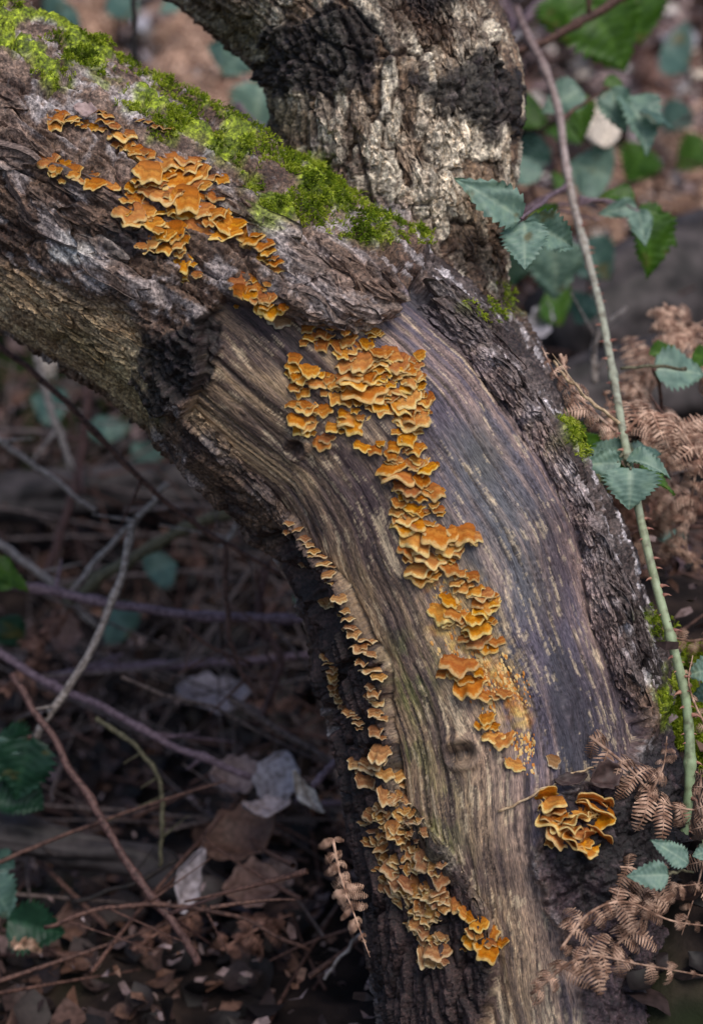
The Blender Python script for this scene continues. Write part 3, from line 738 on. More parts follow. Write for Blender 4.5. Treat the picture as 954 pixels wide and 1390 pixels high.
fungus('crowded tan crust of small brackets down the lower left bark', [(200,250,40),(175,260,40),(230,270,40),(255,295,50),(275,320,40),(200,310,50),(170,290,40),(180,330,40),(220,340,40),(190,350,50),(210,385,40),(180,375,40),(210,410,50),(240,440,50),(215,440,40),(255,465,60),(230,465,40),(270,480,60),(270,505,60),(285,535,50),(220,480,40),(245,500,40),(260,520,40),(280,560,50),(255,545,40),(300,580,50),(280,590,40),(310,610,50),(290,620,50),(260,400,40),(235,380,40)], *C_, kind='tan', alpha=40, spread=26, yawr=30, rollr=30)
_cr = [(x, y) for x, y in ((rnd.uniform(120, 330), rnd.uniform(225, 640)) for _ in range(420)) if poly_sd(np.array([x]), np.array([y]), [(130,225),(235,225),(270,330),(300,440),(400,560),(440,640),(300,640),(215,520),(165,400),(130,290)])[0] > 0]
fungus('scattered small tan scales between the crusted brackets at lower left', [(x, y, rnd.uniform(26, 44)) for x, y in _cr[:90]], *C_, kind='tan', alpha=50, spread=30, yawr=40, rollr=40)
fungus('two round tan knobs of fungus on the outer lower left bark', [(130,300,35),(150,320,30),(145,350,34),(170,410,30)], *C_, kind='tan', alpha=30, oval=True)
fungus('pinkish tan bracket pair at the border of crusted bark and bare wood', [(270,375,60),(290,400,50),(305,412,40),(320,425,50)], *C_, kind='tan', alpha=40)
fungus('orange brown ruffled cluster at the very bottom of the bare wood', [(365,495,50),(385,525,50),(410,545,40),(400,570,60),(440,570,60),(465,590,50),(430,605,70),(400,590,50)], *C_, kind='or', alpha=30, spread=30, yawr=40, rollr=35)
fungus('bright orange rosette of upright lobes on the dark rotten foot', [(575,240,60),(590,270,60),(600,295,80),(640,295,80),(620,310,80),(690,245,70),(680,265,80),(710,285,70),(700,270,60),(660,275,70),(640,345,80),(680,345,70),(660,362,70),(705,330,60),(610,335,60),(700,250,50),(650,320,70),(585,255,50)], *C_, kind='or', alpha=5, sz=1.45, spread=35, yawr=40, rollr=40)
fungus('tiny pale yellow bracket above the bright orange rosette', [(592,150,34)], *C_, kind='pale', alpha=60, oval=True)

# crust of tiny young fungus granules following the grain
mb = MB(); _k = 0
while _k < 620:
    x, y = rnd.uniform(585, 725), rnd.uniform(770, 1060)
    d_ = poly_sd(np.array([x]), np.array([y]), [(596,800),(640,850),(680,905),(712,950),(722,1010),(765,1050),(740,1060),(690,990),(650,930),(625,880)])[0]
    if d_ < 0 and rnd.random() > math.exp(d_/7): continue
    if mn.noise(Vector((x*.05, y*.018, 3))) < -.12: continue
    _k += 1; g = hit(x, y)
    if g is None: continue
    p, n_ = g; t_ = tangent_at(p, 1); s_ = t_.cross(n_).normalized(); r_ = rnd.choice((rnd.uniform(.0004, .0008), rnd.uniform(.0005, .0009), rnd.uniform(.0008, .0015)))
    ring = [p+(t_*math.cos(a)*r_*1.5+s_*math.sin(a)*r_*.8)*rnd.uniform(.7, 1.2)+n_*.0001 for a in [k*math.pi/3 for k in range(6)]]
    mb.add(ring+[p+n_*r_*.45], [(k, (k+1) % 6, 6) for k in range(6)], rnd.choice((.75, .85, .95, 1.0)))
tag(link('fungus_crust', mb.mesh('fungus_crust', M_OR)), 'yellow orange crust of tiny fungus granules on the bare wood below the thick orange brackets', 'fungus', kind='stuff')
# ================================================================== GROUND
def gz(x, y):
    x = np.asarray(x, float); y = np.asarray(y, float)
    z = .32*np.clip(y-.35, 0, None)*sst(.3, .9, y)+.0*x
    z = z+.29*sst(.03, .22, x)*sst(-.55, .06, y)*(1-sst(.12, .4, y)*.65)
    z = z-.05*sst(.0, -.5, x)*sst(1.2, .2, y)
    P = np.c_[x.ravel()*3, y.ravel()*3, np.zeros(x.size)]
    return z+(fbm(P, 3, 201)*.05).reshape(x.shape)+(fbm(P*6, 2, 203)*.010).reshape(x.shape)
def gz1(x, y): return float(gz(np.array([x]), np.array([y]))[0])
def ground_hit(px, py):
    h = BVG.ray_cast(CAM, ray(px, py).normalized())
    return h[0] if h[0] is not None else at(px, py, 4)
def ground_mat():
    m, nt, b = new_mat('forest_soil', .85, .2); L = nt.links
    geo = N(nt, 'ShaderNodeNewGeometry')
    n1 = N(nt, 'ShaderNodeTexNoise'); n1.inputs['Scale'].default_value = 28; n1.inputs['Detail'].default_value = 8; L.new(geo.outputs['Position'], n1.inputs[0])
    n2 = N(nt, 'ShaderNodeTexNoise'); n2.inputs['Scale'].default_value = 2.6; n2.inputs['Detail'].default_value = 3; L.new(geo.outputs['Position'], n2.inputs[0])
    r = ramp(nt, [(.3, sr(18,14,14)), (.5, sr(38,30,28)), (.7, sr(70,56,50))]); L.new(n1.outputs[0], r.inputs[0])
    c = mixc(nt, maprange(nt, n2.outputs[0], .56, .66), r.outputs[0], sr(34,44,16)); L.new(c, b.inputs['Base Color'])
    bp = N(nt, 'ShaderNodeBump'); bp.inputs['Strength'].default_value = 1; bp.inputs['Distance'].default_value = .01; L.new(n1.outputs[0], bp.inputs['Height']); L.new(bp.outputs[0], b.inputs['Normal'])
    return m
def axis_(segs):
    return np.concatenate([np.linspace(a, b, n, endpoint=False) for a, b, n in segs]+[[segs[-1][1]]])
gx = axis_([(-40,-4,18),(-4,-1,30),(-1,1,100),(1,4,30),(4,40,18)]); gy = axis_([(-12,-1,22),(-1,2.2,150),(2.2,6,40),(6,60,30)])
GX, GY = np.meshgrid(gx, gy); GZ = gz(GX, GY)
GZ = np.where(GY > 6, np.minimum(GZ, .32*5.65+(GY-6)*.12), GZ)
nx = len(gx); ii = np.arange((len(gy)-1)*(nx-1)); a0 = (ii//(nx-1))*nx+ii % (nx-1)
gm = mesh_np('ground', np.c_[GX.ravel(), GY.ravel(), GZ.ravel()], np.c_[a0, a0+1, a0+nx+1, a0+nx].astype(np.int32), ground_mat())
tag(link('ground', gm), kind='structure')
BVG = BVHTree.FromPolygons([tuple(v.co) for v in gm.vertices], [tuple(p.vertices) for p in gm.polygons])

# ================================================================== DEAD LEAVES
def dleaf_mat():
    m, nt, b = new_mat('dead_leaf', .6, .35); L = nt.links
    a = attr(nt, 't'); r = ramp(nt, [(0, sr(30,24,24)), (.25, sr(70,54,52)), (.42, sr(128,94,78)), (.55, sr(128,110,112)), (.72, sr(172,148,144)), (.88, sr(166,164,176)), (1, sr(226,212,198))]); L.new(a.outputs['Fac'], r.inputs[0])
    geo = N(nt, 'ShaderNodeNewGeometry'); n = N(nt, 'ShaderNodeTexNoise'); n.inputs['Scale'].default_value = 220; n.inputs['Detail'].default_value = 5; L.new(geo.outputs['Position'], n.inputs[0])
    rr_ = ramp(nt, [(.3, (.45,.42,.4)), (.6, (1.15,1.15,1.15))]); L.new(n.outputs[0], rr_.inputs[0])
    L.new(mixc(nt, 1.0, r.outputs[0], rr_.outputs[0], 'MULTIPLY'), b.inputs['Base Color'])
    return m
M_DL = dleaf_mat()
def leaf_batch(P, Nn, size, tone, rng):
    """curled dead leaves; each one a 3 x 6 grid"""
    n = len(P); d = rng.normal(0, 1, (n, 3)); d -= Nn*(d*Nn).sum(1)[:, None]; d /= np.linalg.norm(d, axis=1)[:, None]
    s = np.cross(Nn, d); us = np.linspace(0, 1, 6); wv = np.array([.05, .62, 1, .92, .55, .04])*.36
    cur = rng.uniform(-.5, .9, n)[:, None]; cup = rng.uniform(-.5, .9, n)[:, None]; L = size[:, None]
    tw = rng.uniform(-.8, .8, n)[:, None]; V_ = []
    for u, w_ in zip(us, wv):
        for v in (-1, 0, 1):
            jag = 1+rng.uniform(-.18, .18, (n, 1)) if v else 1
            V_.append(P+d*L*(u-.5)+s*L*w_*v*jag+Nn*L*(cur*(u-.5)**2*1.6+cup*abs(v)*w_*.9+tw*v*w_*(u-.5)))
    V_ = np.stack(V_, 1).reshape(-1, 3); b = (np.arange(n)*18)[:, None]
    q = [[i*3+j, i*3+j+1, i*3+j+4, i*3+j+3] for i in range(5) for j in range(2)]
    F_ = (b[:, :, None]+np.array(q)[None]).reshape(-1, 4)
    return V_, F_.astype(np.int32), np.repeat(tone, 18)
rng = np.random.default_rng(11)
def litter(n, x0, x1, y0, y1, s0, s1, tl, th, name, label, lift=.02):
    x = rng.uniform(x0, x1, n); y = rng.uniform(y0, y1, n); z = gz(x, y)+rng.uniform(0, lift, n)
    keep = (((x-.12)**2+(y-.02)**2 > .03)&((x < .1)|(y > .3)|(rng.random(n) < .75)))|(y > .35); x, y, z = x[keep], y[keep], z[keep]; n = len(x)
    nn = rng.normal(0, .42, (n, 3)); nn[:, 2] += 1; nn[:, 1] -= .15; nn /= np.linalg.norm(nn, axis=1)[:, None]
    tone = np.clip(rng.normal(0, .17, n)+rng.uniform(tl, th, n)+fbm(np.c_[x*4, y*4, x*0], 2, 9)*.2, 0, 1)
    V_, F_, t = leaf_batch(np.c_[x, y, z], nn, rng.uniform(s0, s1, n), tone, rng)
    o = link(name, mesh_np(name, V_, F_, M_DL, True, {'t': t})); tag(o, label, 'leaf litter', kind='stuff')
litter(6500, -1.0, 1.0, -.3, 1.0, .016, .04, .0, .22, 'leaf_litter', 'dead leaves coloured dark as shade, covering the ground under the leaning tree')  # low tone range puts the shade under the tree into the leaf colour
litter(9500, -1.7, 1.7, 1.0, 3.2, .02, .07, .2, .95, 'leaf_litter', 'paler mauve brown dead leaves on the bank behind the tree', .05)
def single_leaf(px, py, d, Lpx, tone, nrm, label, name='dead_leaf', rot=0, cur=.8, cup=.6, wd=.4):
    p = at(px, py, d); L = Lpx*K*d; n = (Vector(nrm)).normalized()
    n = (VR*n.x+VU*n.y-VF*n.z).normalized()
    a = R(rot); dx = VR*math.cos(a)+VU*math.sin(a); dx = (dx-n*dx.dot(n)).normalized(); sy = n.cross(dx)
    NU, NV = 16, 9; Vv = []; Fs = []
    q = random.Random(int(px*7+py)); p1, p2 = q.uniform(0, 6), q.uniform(0, 6)
    for i in range(NU+1):
        u = i/NU; w_ = wd*math.sin(math.pi*min(1, u*.97+.02))**.75*(1+.10*math.sin(u*23+p1))
        for j in range(NV):
            v = j/(NV-1)*2-1
            x = (u-.5); y = v*w_; z = cur*(u-.5)**2+cup*abs(v)**1.6*w_*.8+.05*math.sin(u*9+v*4+p2)+.03*math.sin(v*11+u*5)
            Vv.append(p+dx*(x*L)+sy*(y*L)+n*(z*L))
    for i in range(NU):
        for j in range(NV-1): a_ = i*NV+j; Fs.append((a_, a_+1, a_+NV+1, a_+NV))
    me = mesh_np(name, np.array([list(v) for v in Vv]), Fs, M_DL, True, {'t': np.full(len(Vv), tone)})
    o = link(name, me); mo = o.modifiers.new('thick', 'SOLIDIFY'); mo.thickness = .0006
    tag(o, label, 'dead leaf'); return o
single_leaf(378,1058,1.42,80,.84,(-.2,.2,1),'grey upright curled dead leaf left of the tree foot',rot=80,cur=-.3)
single_leaf(412,1078,1.38,70,.97,(.5,.4,1),'narrow white curled leaf edge beside the grey upright leaf',rot=-55,wd=.16)
single_leaf(322,1058,1.45,74,.62,(0,.8,1),'pinkish flat leaf left of the grey upright leaf',rot=5)
single_leaf(362,1101,1.38,66,.78,(0,1,.7),'thin pale leaf lying under the grey upright leaf',rot=8,wd=.25)
single_leaf(330,1142,1.42,110,.33,(-.3,.9,1),'large dark arched leaf below the thin pale leaf',rot=30)
single_leaf(252,1196,1.38,92,.82,(.7,.2,1),'pale rolled leaf standing on edge near the bottom left',rot=62,wd=.22)
single_leaf(345,1210,1.40,84,.47,(0,.7,1),'orange brown crumpled leaf near the bottom centre left',rot=15,cup=1)
single_leaf(290,955,1.62,100,.80,(.1,1.6,1),'large blue grey blurred leaf on the litter below the limb',rot=-8)
single_leaf(85,862,1.65,60,.46,(.4,.5,1),'blurred rust brown leaf near the left edge',rot=75)
single_leaf(375,1190,1.45,60,.66,(.2,.6,1),'small mauve leaf right of the crumpled orange brown leaf',rot=40)
single_leaf(815,168,1.75,72,1.0,(.1,.2,1),'cream coloured blurred dead leaf hanging behind the bramble, upper right',rot=100,wd=.42,cur=.1,cup=.1)
single_leaf(925,55,2.4,46,.9,(0,.3,1),'blurred leaf near the top right corner, coloured blue white like reflected sky',rot=10,wd=.4,cur=.1)  # pale tone paints a reflection of the sky onto this leaf
single_leaf(730,440,1.7,60,.85,(.3,.3,1),'blurred pale pink leaf behind the tree right of the dark bark',rot=65,wd=.3)
h0 = hit(116,152)
if h0: single_leaf(116,152,(h0[0]-CAM).dot(VF)-.006,32,.7,(.1,.6,1),'small pinkish leaf among the top left orange brackets',rot=-10)
h0 = hit(812,1062)
if h0:
    dd = (h0[0]-CAM).dot(VF)
    single_leaf(818,1056,dd-.006,50,.26,(.3,.4,1),'dark brown curled leaf lodged above the orange rosette',rot=25,cup=1.2)
    single_leaf(775,1062,dd-.004,46,.22,(-.2,1.2,1),'flat dark brown leaf wedged above the orange rosette',rot=12,wd=.25)

# ================================================================== TWIGS AND STEMS
def bark_mat(name, c1, c2, sc=300):
    m, nt, b = new_mat(name, .6, .3); L = nt.links
    geo = N(nt, 'ShaderNodeNewGeometry'); n = N(nt, 'ShaderNodeTexNoise'); n.inputs['Scale'].default_value = sc; n.inputs['Detail'].default_value = 5; L.new(geo.outputs['Position'], n.inputs[0])
    r = ramp(nt, [(.35, c1), (.62, c2)]); L.new(n.outputs[0], r.inputs[0]); L.new(r.outputs[0], b.inputs['Base Color'])
    bp = N(nt, 'ShaderNodeBump'); bp.inputs['Strength'].default_value = .6; bp.inputs['Distance'].default_value = .001; L.new(n.outputs[0], bp.inputs['Height']); L.new(bp.outputs[0], b.inputs['Normal'])
    return m
TM = {'brown': bark_mat('twig_brown', sr(58,38,34), sr(110,80,70)), 'pale': bark_mat('twig_pale', sr(110,98,92), sr(176,164,158)), 'cane': bark_mat('twig_cane', sr(66,54,52), sr(128,112,108)),
      'mauve': bark_mat('twig_mauve', sr(84,66,74), sr(138,116,126)), 'olive': bark_mat('twig_olive', sr(70,66,50), sr(112,106,84)),
      'dark': bark_mat('twig_dark', sr(24,20,20), sr(48,40,38)), 'red': bark_mat('twig_red', sr(62,42,40), sr(108,80,76)),
      'straw': bark_mat('twig_straw', sr(150,120,90), sr(210,184,150))}
def twig_mesh(pts, r0, r1, seed=0, sides=7, knots=True):
    D = catmull([(p[0], p[1], p[2]) for p in pts], 7)
    W = [at(*p) for p in D]; q = random.Random(seed)
    W = np.array([list(w_) for w_ in W])
    W += np.array([[mn.noise(Vector((i*.35, seed, k)))*.0022 for k in range(3)] for i in range(len(W))])
    n = len(W); rd = np.linspace(r0, r1, n)*K*np.array([p[2] for p in D])
    rd *= 1+np.array([(.35 if q.random() < .12 else 0)+.12*mn.noise(Vector((i*.9, seed, 9))) for i in range(n)])
    return tube(W, rd, sides), W, rd
def twig(pts, r0, r1, tone, label, name='twig', side=0):
    pts = [(p[0], p[1], p[2] if len(p) > 2 else 1.5) for p in pts]
    (Vv, Fs), W, rd = twig_mesh(pts, r0, r1, int(pts[0][0]+pts[0][1]*3))
    mb = MB(); mb.add(Vv, Fs); q = random.Random(int(pts[0][0]*3+pts[0][1]))
    for _ in range(side):
        i = q.randrange(2, len(W)-2); d = Vector(W[i+1]-W[i]).normalized(); o = Vector((q.uniform(-1, 1), q.uniform(-.6, .6), q.uniform(-.4, 1)))
        o = (o-d*o.dot(d)*.5).normalized(); L = q.uniform(.02, .07); P_ = [Vector(W[i])+(d*.5+o)*L*k/5+Vector((mn.noise(Vector((k, i, 0))), 0, mn.noise(Vector((k, i, 5)))))*.004 for k in range(6)]
        a, b = tube(np.array([list(v) for v in P_]), np.linspace(rd[i]*.6, rd[i]*.2, 6), 5); mb.add(a, b)
    o = link(name, mb.mesh(name, TM[tone])); tag(o, label, 'twig' if name == 'twig' else 'stem'); return o
TW = [
 ([(-60,420,1.36),(0,470,1.36),(90,545,1.36),(180,640,1.37),(270,715,1.38),(330,750,1.38),(400,790,1.38)],4.5,3.5,'brown','long dark brown stem slanting from the left edge down to the tree',2),
 ([(-40,575,1.5),(0,600,1.5),(60,640,1.5),(130,695,1.5)],5,3,'pale','pale twig entering from the left edge below the dark brown stem',2),
 ([(180,705,1.38),(165,780,1.38),(120,890,1.38),(60,980,1.38),(40,1020,1.4)],5,6,'pale','pale grey stick with a cut top standing in the lower left',1),
 ([(-40,792,1.45),(40,797,1.45),(130,815,1.45),(260,835,1.45),(440,842,1.45)],7,6,'mauve','thick mauve stem running horizontally to the tree at mid height',2),
 ([(330,690,1.58),(250,718,1.58),(160,770,1.58),(90,820,1.6)],8,7,'olive','blurred olive green stem behind the limb crook',1),
 ([(228,655,1.48),(190,700,1.48),(140,750,1.48),(95,805,1.48)],4,4,'pale','pale slanting twig crossing behind the cut stick',2),
 ([(240,590,1.5),(290,620,1.5),(322,665,1.5),(322,710,1.5),(300,745,1.5)],6,4,'pale','pale arched twig under the crook of the limb',3),
 ([(-40,860,1.48),(60,925,1.46),(140,960,1.44),(230,1010,1.42),(340,1055,1.4)],6,5,'mauve','mauve stem sloping down right across the lower left litter',3),
 ([(15,915,1.34),(70,1000,1.33),(130,1100,1.32),(185,1190,1.31),(240,1260,1.3),(270,1310,1.3)],5,6,'red','reddish bramble stem slanting down through the bottom left',2),
 ([(130,975,1.38),(180,1010,1.38),(215,1055,1.38),(220,1120,1.38),(216,1180,1.38)],3.5,2.5,'olive','thin olive twig bending down in the lower left',4),
 ([(60,920,1.6),(180,905,1.6),(300,900,1.6),(440,888,1.6)],6,5,'mauve','blurred mauve stem low behind, parallel to the thick mauve stem',3),
 ([(305,735,1.42),(308,830,1.42),(322,900,1.42),(350,950,1.42)],4,3,'brown','thin upright brown twig in front of the thick mauve stem',5),
 ([(425,1068,1.36),(450,1040,1.36),(482,1012,1.36)],5,4,'mauve','short mauve twig touching the left foot of the tree',0),
 ([(400,1085,1.5),(450,1092,1.5),(500,1080,1.5)],5,4,'mauve','blurred short twig below the short mauve twig',0),
 ([(440,1330,1.3),(470,1290,1.3),(495,1262,1.3)],2.5,2,'pale','thin straight pale stalk at the bottom left of the trunk',0),
 ([(181,-30,1.55),(183,30,1.55),(180,90,1.55),(178,150,1.55)],4,3,'dark','thin dark upright stalk behind the limb in the top left',0),
 ([(190,200,2.0),(260,190,2.0),(330,170,2.0),(390,150,2.0)],9,8,'mauve','blurred mauve branch behind the crotch of the tree',2),
 ([(320,140,1.7),(345,165,1.7),(380,185,1.7)],4,3,'mauve','short thin twig left of the upright trunk',0),
 ([(660,85,1.5),(740,55,1.5),(800,22,1.5),(870,-20,1.5)],5,7,'brown','brown arching bramble branch in the upper right corner',2),
 ([(690,40,1.75),(712,25,1.75),(760,-20,1.75)],8,8,'mauve','blurred mauve stem at the top right beside the upright trunk',2),
 ([(690,310,1.5),(720,280,1.5),(770,255,1.5)],4,4,'mauve','thin leaf bearing side shoot left of the bramble stem',2),
 ([(785,268,1.45),(830,275,1.45),(866,284,1.45)],3,3,'mauve','thin side shoot right of the bramble stem carrying folded leaves',0),
 ([(808,520,1.5),(806,470,1.5),(822,440,1.5),(850,418,1.5)],5,3,'pale','blurred grey twig behind the bramble stem',3),
 ([(842,500,1.25),(880,497,1.25),(930,500,1.28)],2.5,2.5,'olive','thin straight side shoot at the height of the blurred fern',0),
 ([(840,575,1.17),(810,550,1.17),(775,520,1.18),(752,490,1.2)],2.5,2,'straw','straw coloured dead frond stalk left of the bramble stem',1),
 ([(-30,720,1.6),(30,760,1.6),(80,800,1.6),(130,850,1.6)],6,4,'pale','blurred pale twig at the left edge above the leaf pile',2),
 ([(120,520,1.75),(110,620,1.75),(90,700,1.75),(60,790,1.75)],7,6,'red','blurred reddish upright stem behind, left of the limb crook',2),
 ([(50,480,1.7),(70,560,1.7),(100,640,1.7)],6,4,'pale','blurred pale stalk far left under the limb',2),
 ([(250,850,1.4),(290,880,1.4),(340,900,1.4)],3,2.5,'brown','small brown twig between the two mauve stems',2),
 ([(100,1225,1.36),(180,1200,1.36),(240,1168,1.36)],3.5,3,'dark','dark thin twig above the bottom left corner',1),
 ([(930,740,1.7),(900,830,1.7),(940,880,1.7),(980,900,1.7)],8,8,'mauve','blurred knotted mauve root at the right edge',0),
 ([(60,1260,1.3),(160,1230,1.3),(300,1240,1.3),(420,1290,1.3)],3,3,'brown','slender brown twig along the bottom left',4),
 ([(350,985,1.5),(380,900,1.5),(352,840,1.5),(360,770,1.5)],5,5,'red','blurred rusty stalk rising left of the trunk',5)]
for pts, r0, r1, tn, lb, sd_ in TW: twig(pts, r0*1.0, r1*1.0, tn, lb, 'twig', sd_)
# a dead grass stalk lying on the wood
hp = [(x, y, (hit(x, y)[0]-CAM).dot(VF)-.002) for x, y in ((676,1102),(705,1090),(740,1070),(775,1052),(806,1042)) if hit(x, y)]
if len(hp) > 2: twig(hp, 1.8, 1.3, 'straw', 'pale dead grass stalk lying across the wood above the orange rosette')
# tangle of fine dead twigs
mb = MB(); q = random.Random(5)
for k in range(900):
    x, y = q.uniform(-1.1, .6), q.uniform(-.05, 1.7); z = gz1(x, y)+q.uniform(0, .14)
    a = q.uniform(0, math.pi); el = q.gauss(.05, .35); L = q.uniform(.06, .26); d = Vector((math.cos(a)*math.cos(el), math.sin(a)*math.cos(el), math.sin(el)))
    b = Vector((q.uniform(-1, 1), q.uniform(-1, 1), q.uniform(-.3, .6)))*.03
    P_ = np.array([list(Vector((x, y, z))+d*L*t+b*t*t) for t in np.linspace(-.5, .5, 6)])
    Vv, Fs = tube(P_, np.linspace(q.uniform(.0012, .0028), .0008, 6), 5, False); mb.add(Vv, Fs)
o = link('twig_tangle', mb.mesh('twig_tangle', TM['brown'])); tag(o, 'tangle of fine dead twigs over the litter behind the tree', 'twigs', kind='stuff')
mb = MB()
for k in range(750):
    x, y = q.uniform(-1.1, 1.1), q.uniform(.1, 2.4); z = gz1(x, y)+q.uniform(0, .12)
    a = q.uniform(0, math.pi); el = q.gauss(.1, .4); L = q.uniform(.05, .2); d = Vector((math.cos(a)*math.cos(el), math.sin(a)*math.cos(el), math.sin(el)))
    b = Vector((q.uniform(-1, 1), q.uniform(-1, 1), q.uniform(-.3, .6)))*.04
    P_ = np.array([list(Vector((x, y, z))+d*L*t+b*t*t) for t in np.linspace(-.5, .5, 6)])
    Vv, Fs = tube(P_, np.linspace(q.uniform(.001, .0022), .0006, 6), 5, False); mb.add(Vv, Fs)
o = link('twig_tangle', mb.mesh('twig_tangle', TM['cane'])); tag(o, 'greyish loose stalks standing in the undergrowth behind the tree', 'twigs', kind='stuff')

mb = MB()                                              # long dead stalks and bramble canes criss-crossing the hollow under the limb
for k in range(210):
    x, y = q.uniform(-.75, .15), q.uniform(.15, 1.1); z = gz1(x, y)+q.uniform(.0, .22)
    a = q.choice((q.gauss(0, .5), q.gauss(2.4, .5), q.gauss(.9, .4), q.gauss(1.57, .3))) if k % 3 else q.choice((q.gauss(0, .5), q.gauss(2.4, .5), q.gauss(.9, .4))); el = q.gauss(0, .5); L = q.uniform(.2, .55); d = Vector((math.cos(a)*math.cos(el), math.sin(a)*math.cos(el)*.5, math.sin(el)))
    b = Vector((q.uniform(-1, 1), q.uniform(-1, 1), q.uniform(-1, .2)))*.08
    P_ = np.array([list(Vector((x, y, z))+d*L*t+b*(t*t)+Vector((mn.noise(Vector((k, t*6, 0))), 0, mn.noise(Vector((k, t*6, 4)))))*.006) for t in np.linspace(-.5, .5, 10)])
    Vv, Fs = tube(P_, np.linspace(q.choice((q.uniform(.0008, .0016), q.uniform(.0012, .0032))), .0008, 10), 6, False); mb.add(Vv, Fs)
o = link('twig_tangle', mb.mesh('twig_tangle', TM['cane'])); tag(o, 'dense criss-cross of long dead canes in the hollow under the limb', 'twigs', kind='stuff')
mb = MB()                                              # crumbled bracken: small curled flakes
for k in range(5200):
    x, y = q.uniform(-1.0, .3), q.uniform(-.1, 1.6); z = gz1(x, y)+abs(q.gauss(0, .035)); s_ = q.uniform(.003, .009); c = Vector((x, y, z))
    d = Vector((q.gauss(0,1), q.gauss(0,1), q.gauss(0,.7))).normalized(); e = d.cross(Vector((q.gauss(0,1), q.gauss(0,1), q.gauss(0,1)))).normalized(); f_ = d.cross(e)
    mb.add([c-d*s_-e*s_*.3, c-d*s_+e*s_*.3, c+e*s_*.4+f_*s_*.4, c-e*s_*.4+f_*s_*.4, c+d*s_], [(0,1,2,3),(3,2,4)], q.uniform(.1, .75))
o = link('leaf_litter', mb.mesh('leaf_litter', M_DL, False)); tag(o, 'crumbled dead bracken strewn over the canes and litter at lower left', 'leaf litter', kind='stuff')

# ================================================================== BRAMBLE LEAVES
def bleaf_mat(name, top, vein, trans):
    m, nt, b = new_mat(name, .5, .45); L = nt.links
    a = attr(nt, 't'); geo = N(nt, 'ShaderNodeNewGeometry'); n = N(nt, 'ShaderNodeTexNoise'); n.inputs['Scale'].default_value = 130; n.inputs['Detail'].default_value = 4; L.new(geo.outputs['Position'], n.inputs[0])
    c = mixc(nt, a.outputs['Fac'], top, vein); r = ramp(nt, [(.3, (.55,.6,.6)), (.5, (.95,.95,.95)), (.68, (1.2,1.15,1.05))]); L.new(n.outputs[0], r.inputs[0])
    n9 = N(nt, 'ShaderNodeTexNoise'); n9.inputs['Scale'].default_value = 45; n9.inputs['Detail'].default_value = 6; L.new(geo.outputs['Position'], n9.inputs[0])
    c = mixc(nt, maprange(nt, n9.outputs[0], .60, .68, 0, .75), c, sr(104,92,50))
    c2 = mixc(nt, 1.0, c, r.outputs[0], 'MULTIPLY'); L.new(c2, b.inputs['Base Color'])
    tr = N(nt, 'ShaderNodeBsdfTranslucent'); tr.inputs[0].default_value = (*trans, 1)
    mx = N(nt, 'ShaderNodeMixShader'); mx.inputs[0].default_value = .25; L.new(b.outputs[0], mx.inputs[1]); L.new(tr.outputs[0], mx.inputs[2]); L.new(mx.outputs[0], nt.nodes['Material Output'].inputs[0])
    return m
LM = {'teal': bleaf_mat('bramble_leaf_teal_sheen', sr(124,152,138), sr(158,180,160), sr(80,130,70)),  # paler leaf copy, sky gloss put into its base colour
      'deep': bleaf_mat('bramble_leaf_deep', sr(78,108,100), sr(100,128,118), sr(60,100,60)),
      'green': bleaf_mat('bramble_leaf_green', sr(64,100,24), sr(84,122,38), sr(96,150,26)),
      'shaded': bleaf_mat('bramble_leaf_shaded', sr(30,66,48), sr(44,80,58), sr(30,70,30))}  # darkest bramble leaf copy, shade put into its greens
def leaf_mesh(mat, seed=0, teeth=11, fold=.25, arch=.35, wd=.36):
    q = random.Random(seed); NU, NV = teeth*4, 12; Vv, Aa, Fs = [], [], []
    for i in range(NU+1):
        u = i/NU; w_ = wd*(math.sin(math.pi*u**.72)**.8)*(1-.25*u) if 0 < u < 1 else .004
        tooth = 1+(.24*((i % 4)/3.0)-.14)*(1 if i < NU-2 else 0)
        for j in range(NV+1):
            v = j/NV*2-1; av = abs(v)
            vd = (u-av*w_*.75)*8.0; tri = abs((vd % 1)-.5)*2; vein = max(0, 1-(1-tri)*5)*(1 if av > .03 else 0); mid = max(0, 1-av*11)
            z = fold*av*w_+arch*(-(u-.35)**2)+.03*(tri-.5)*min(1, av*3)*(1-av*.3)+.03*math.sin(u*13+av*5+seed*2+v*2)*av+.02*math.sin(u*7+seed)*av
            sh_ = .12*av*w_*1.2
            Vv.append((v*w_*(tooth if av > .95 else (1+(tooth-1)*.4 if av > .8 else 1)), u+sh_*0-.04*av**3*math.sin(math.pi*u), z)); Aa.append(max(vein*.55, mid))
    for i in range(NU):
        for j in range(NV): a = i*(NV+1)+j; Fs.append((a, a+1, a+NV+2, a+NV+1))
    return mesh_np('leaf', np.array(Vv), Fs, mat, True, {'t': np.array(Aa)})
LV = {(k, s): leaf_mesh(LM[k], s, [9,11,13][s % 3], [.25,.5,.12][s % 3], [.3,.55,.15][s % 3], [.36,.42,.33][s % 3]) for k in LM for s in range(3)}
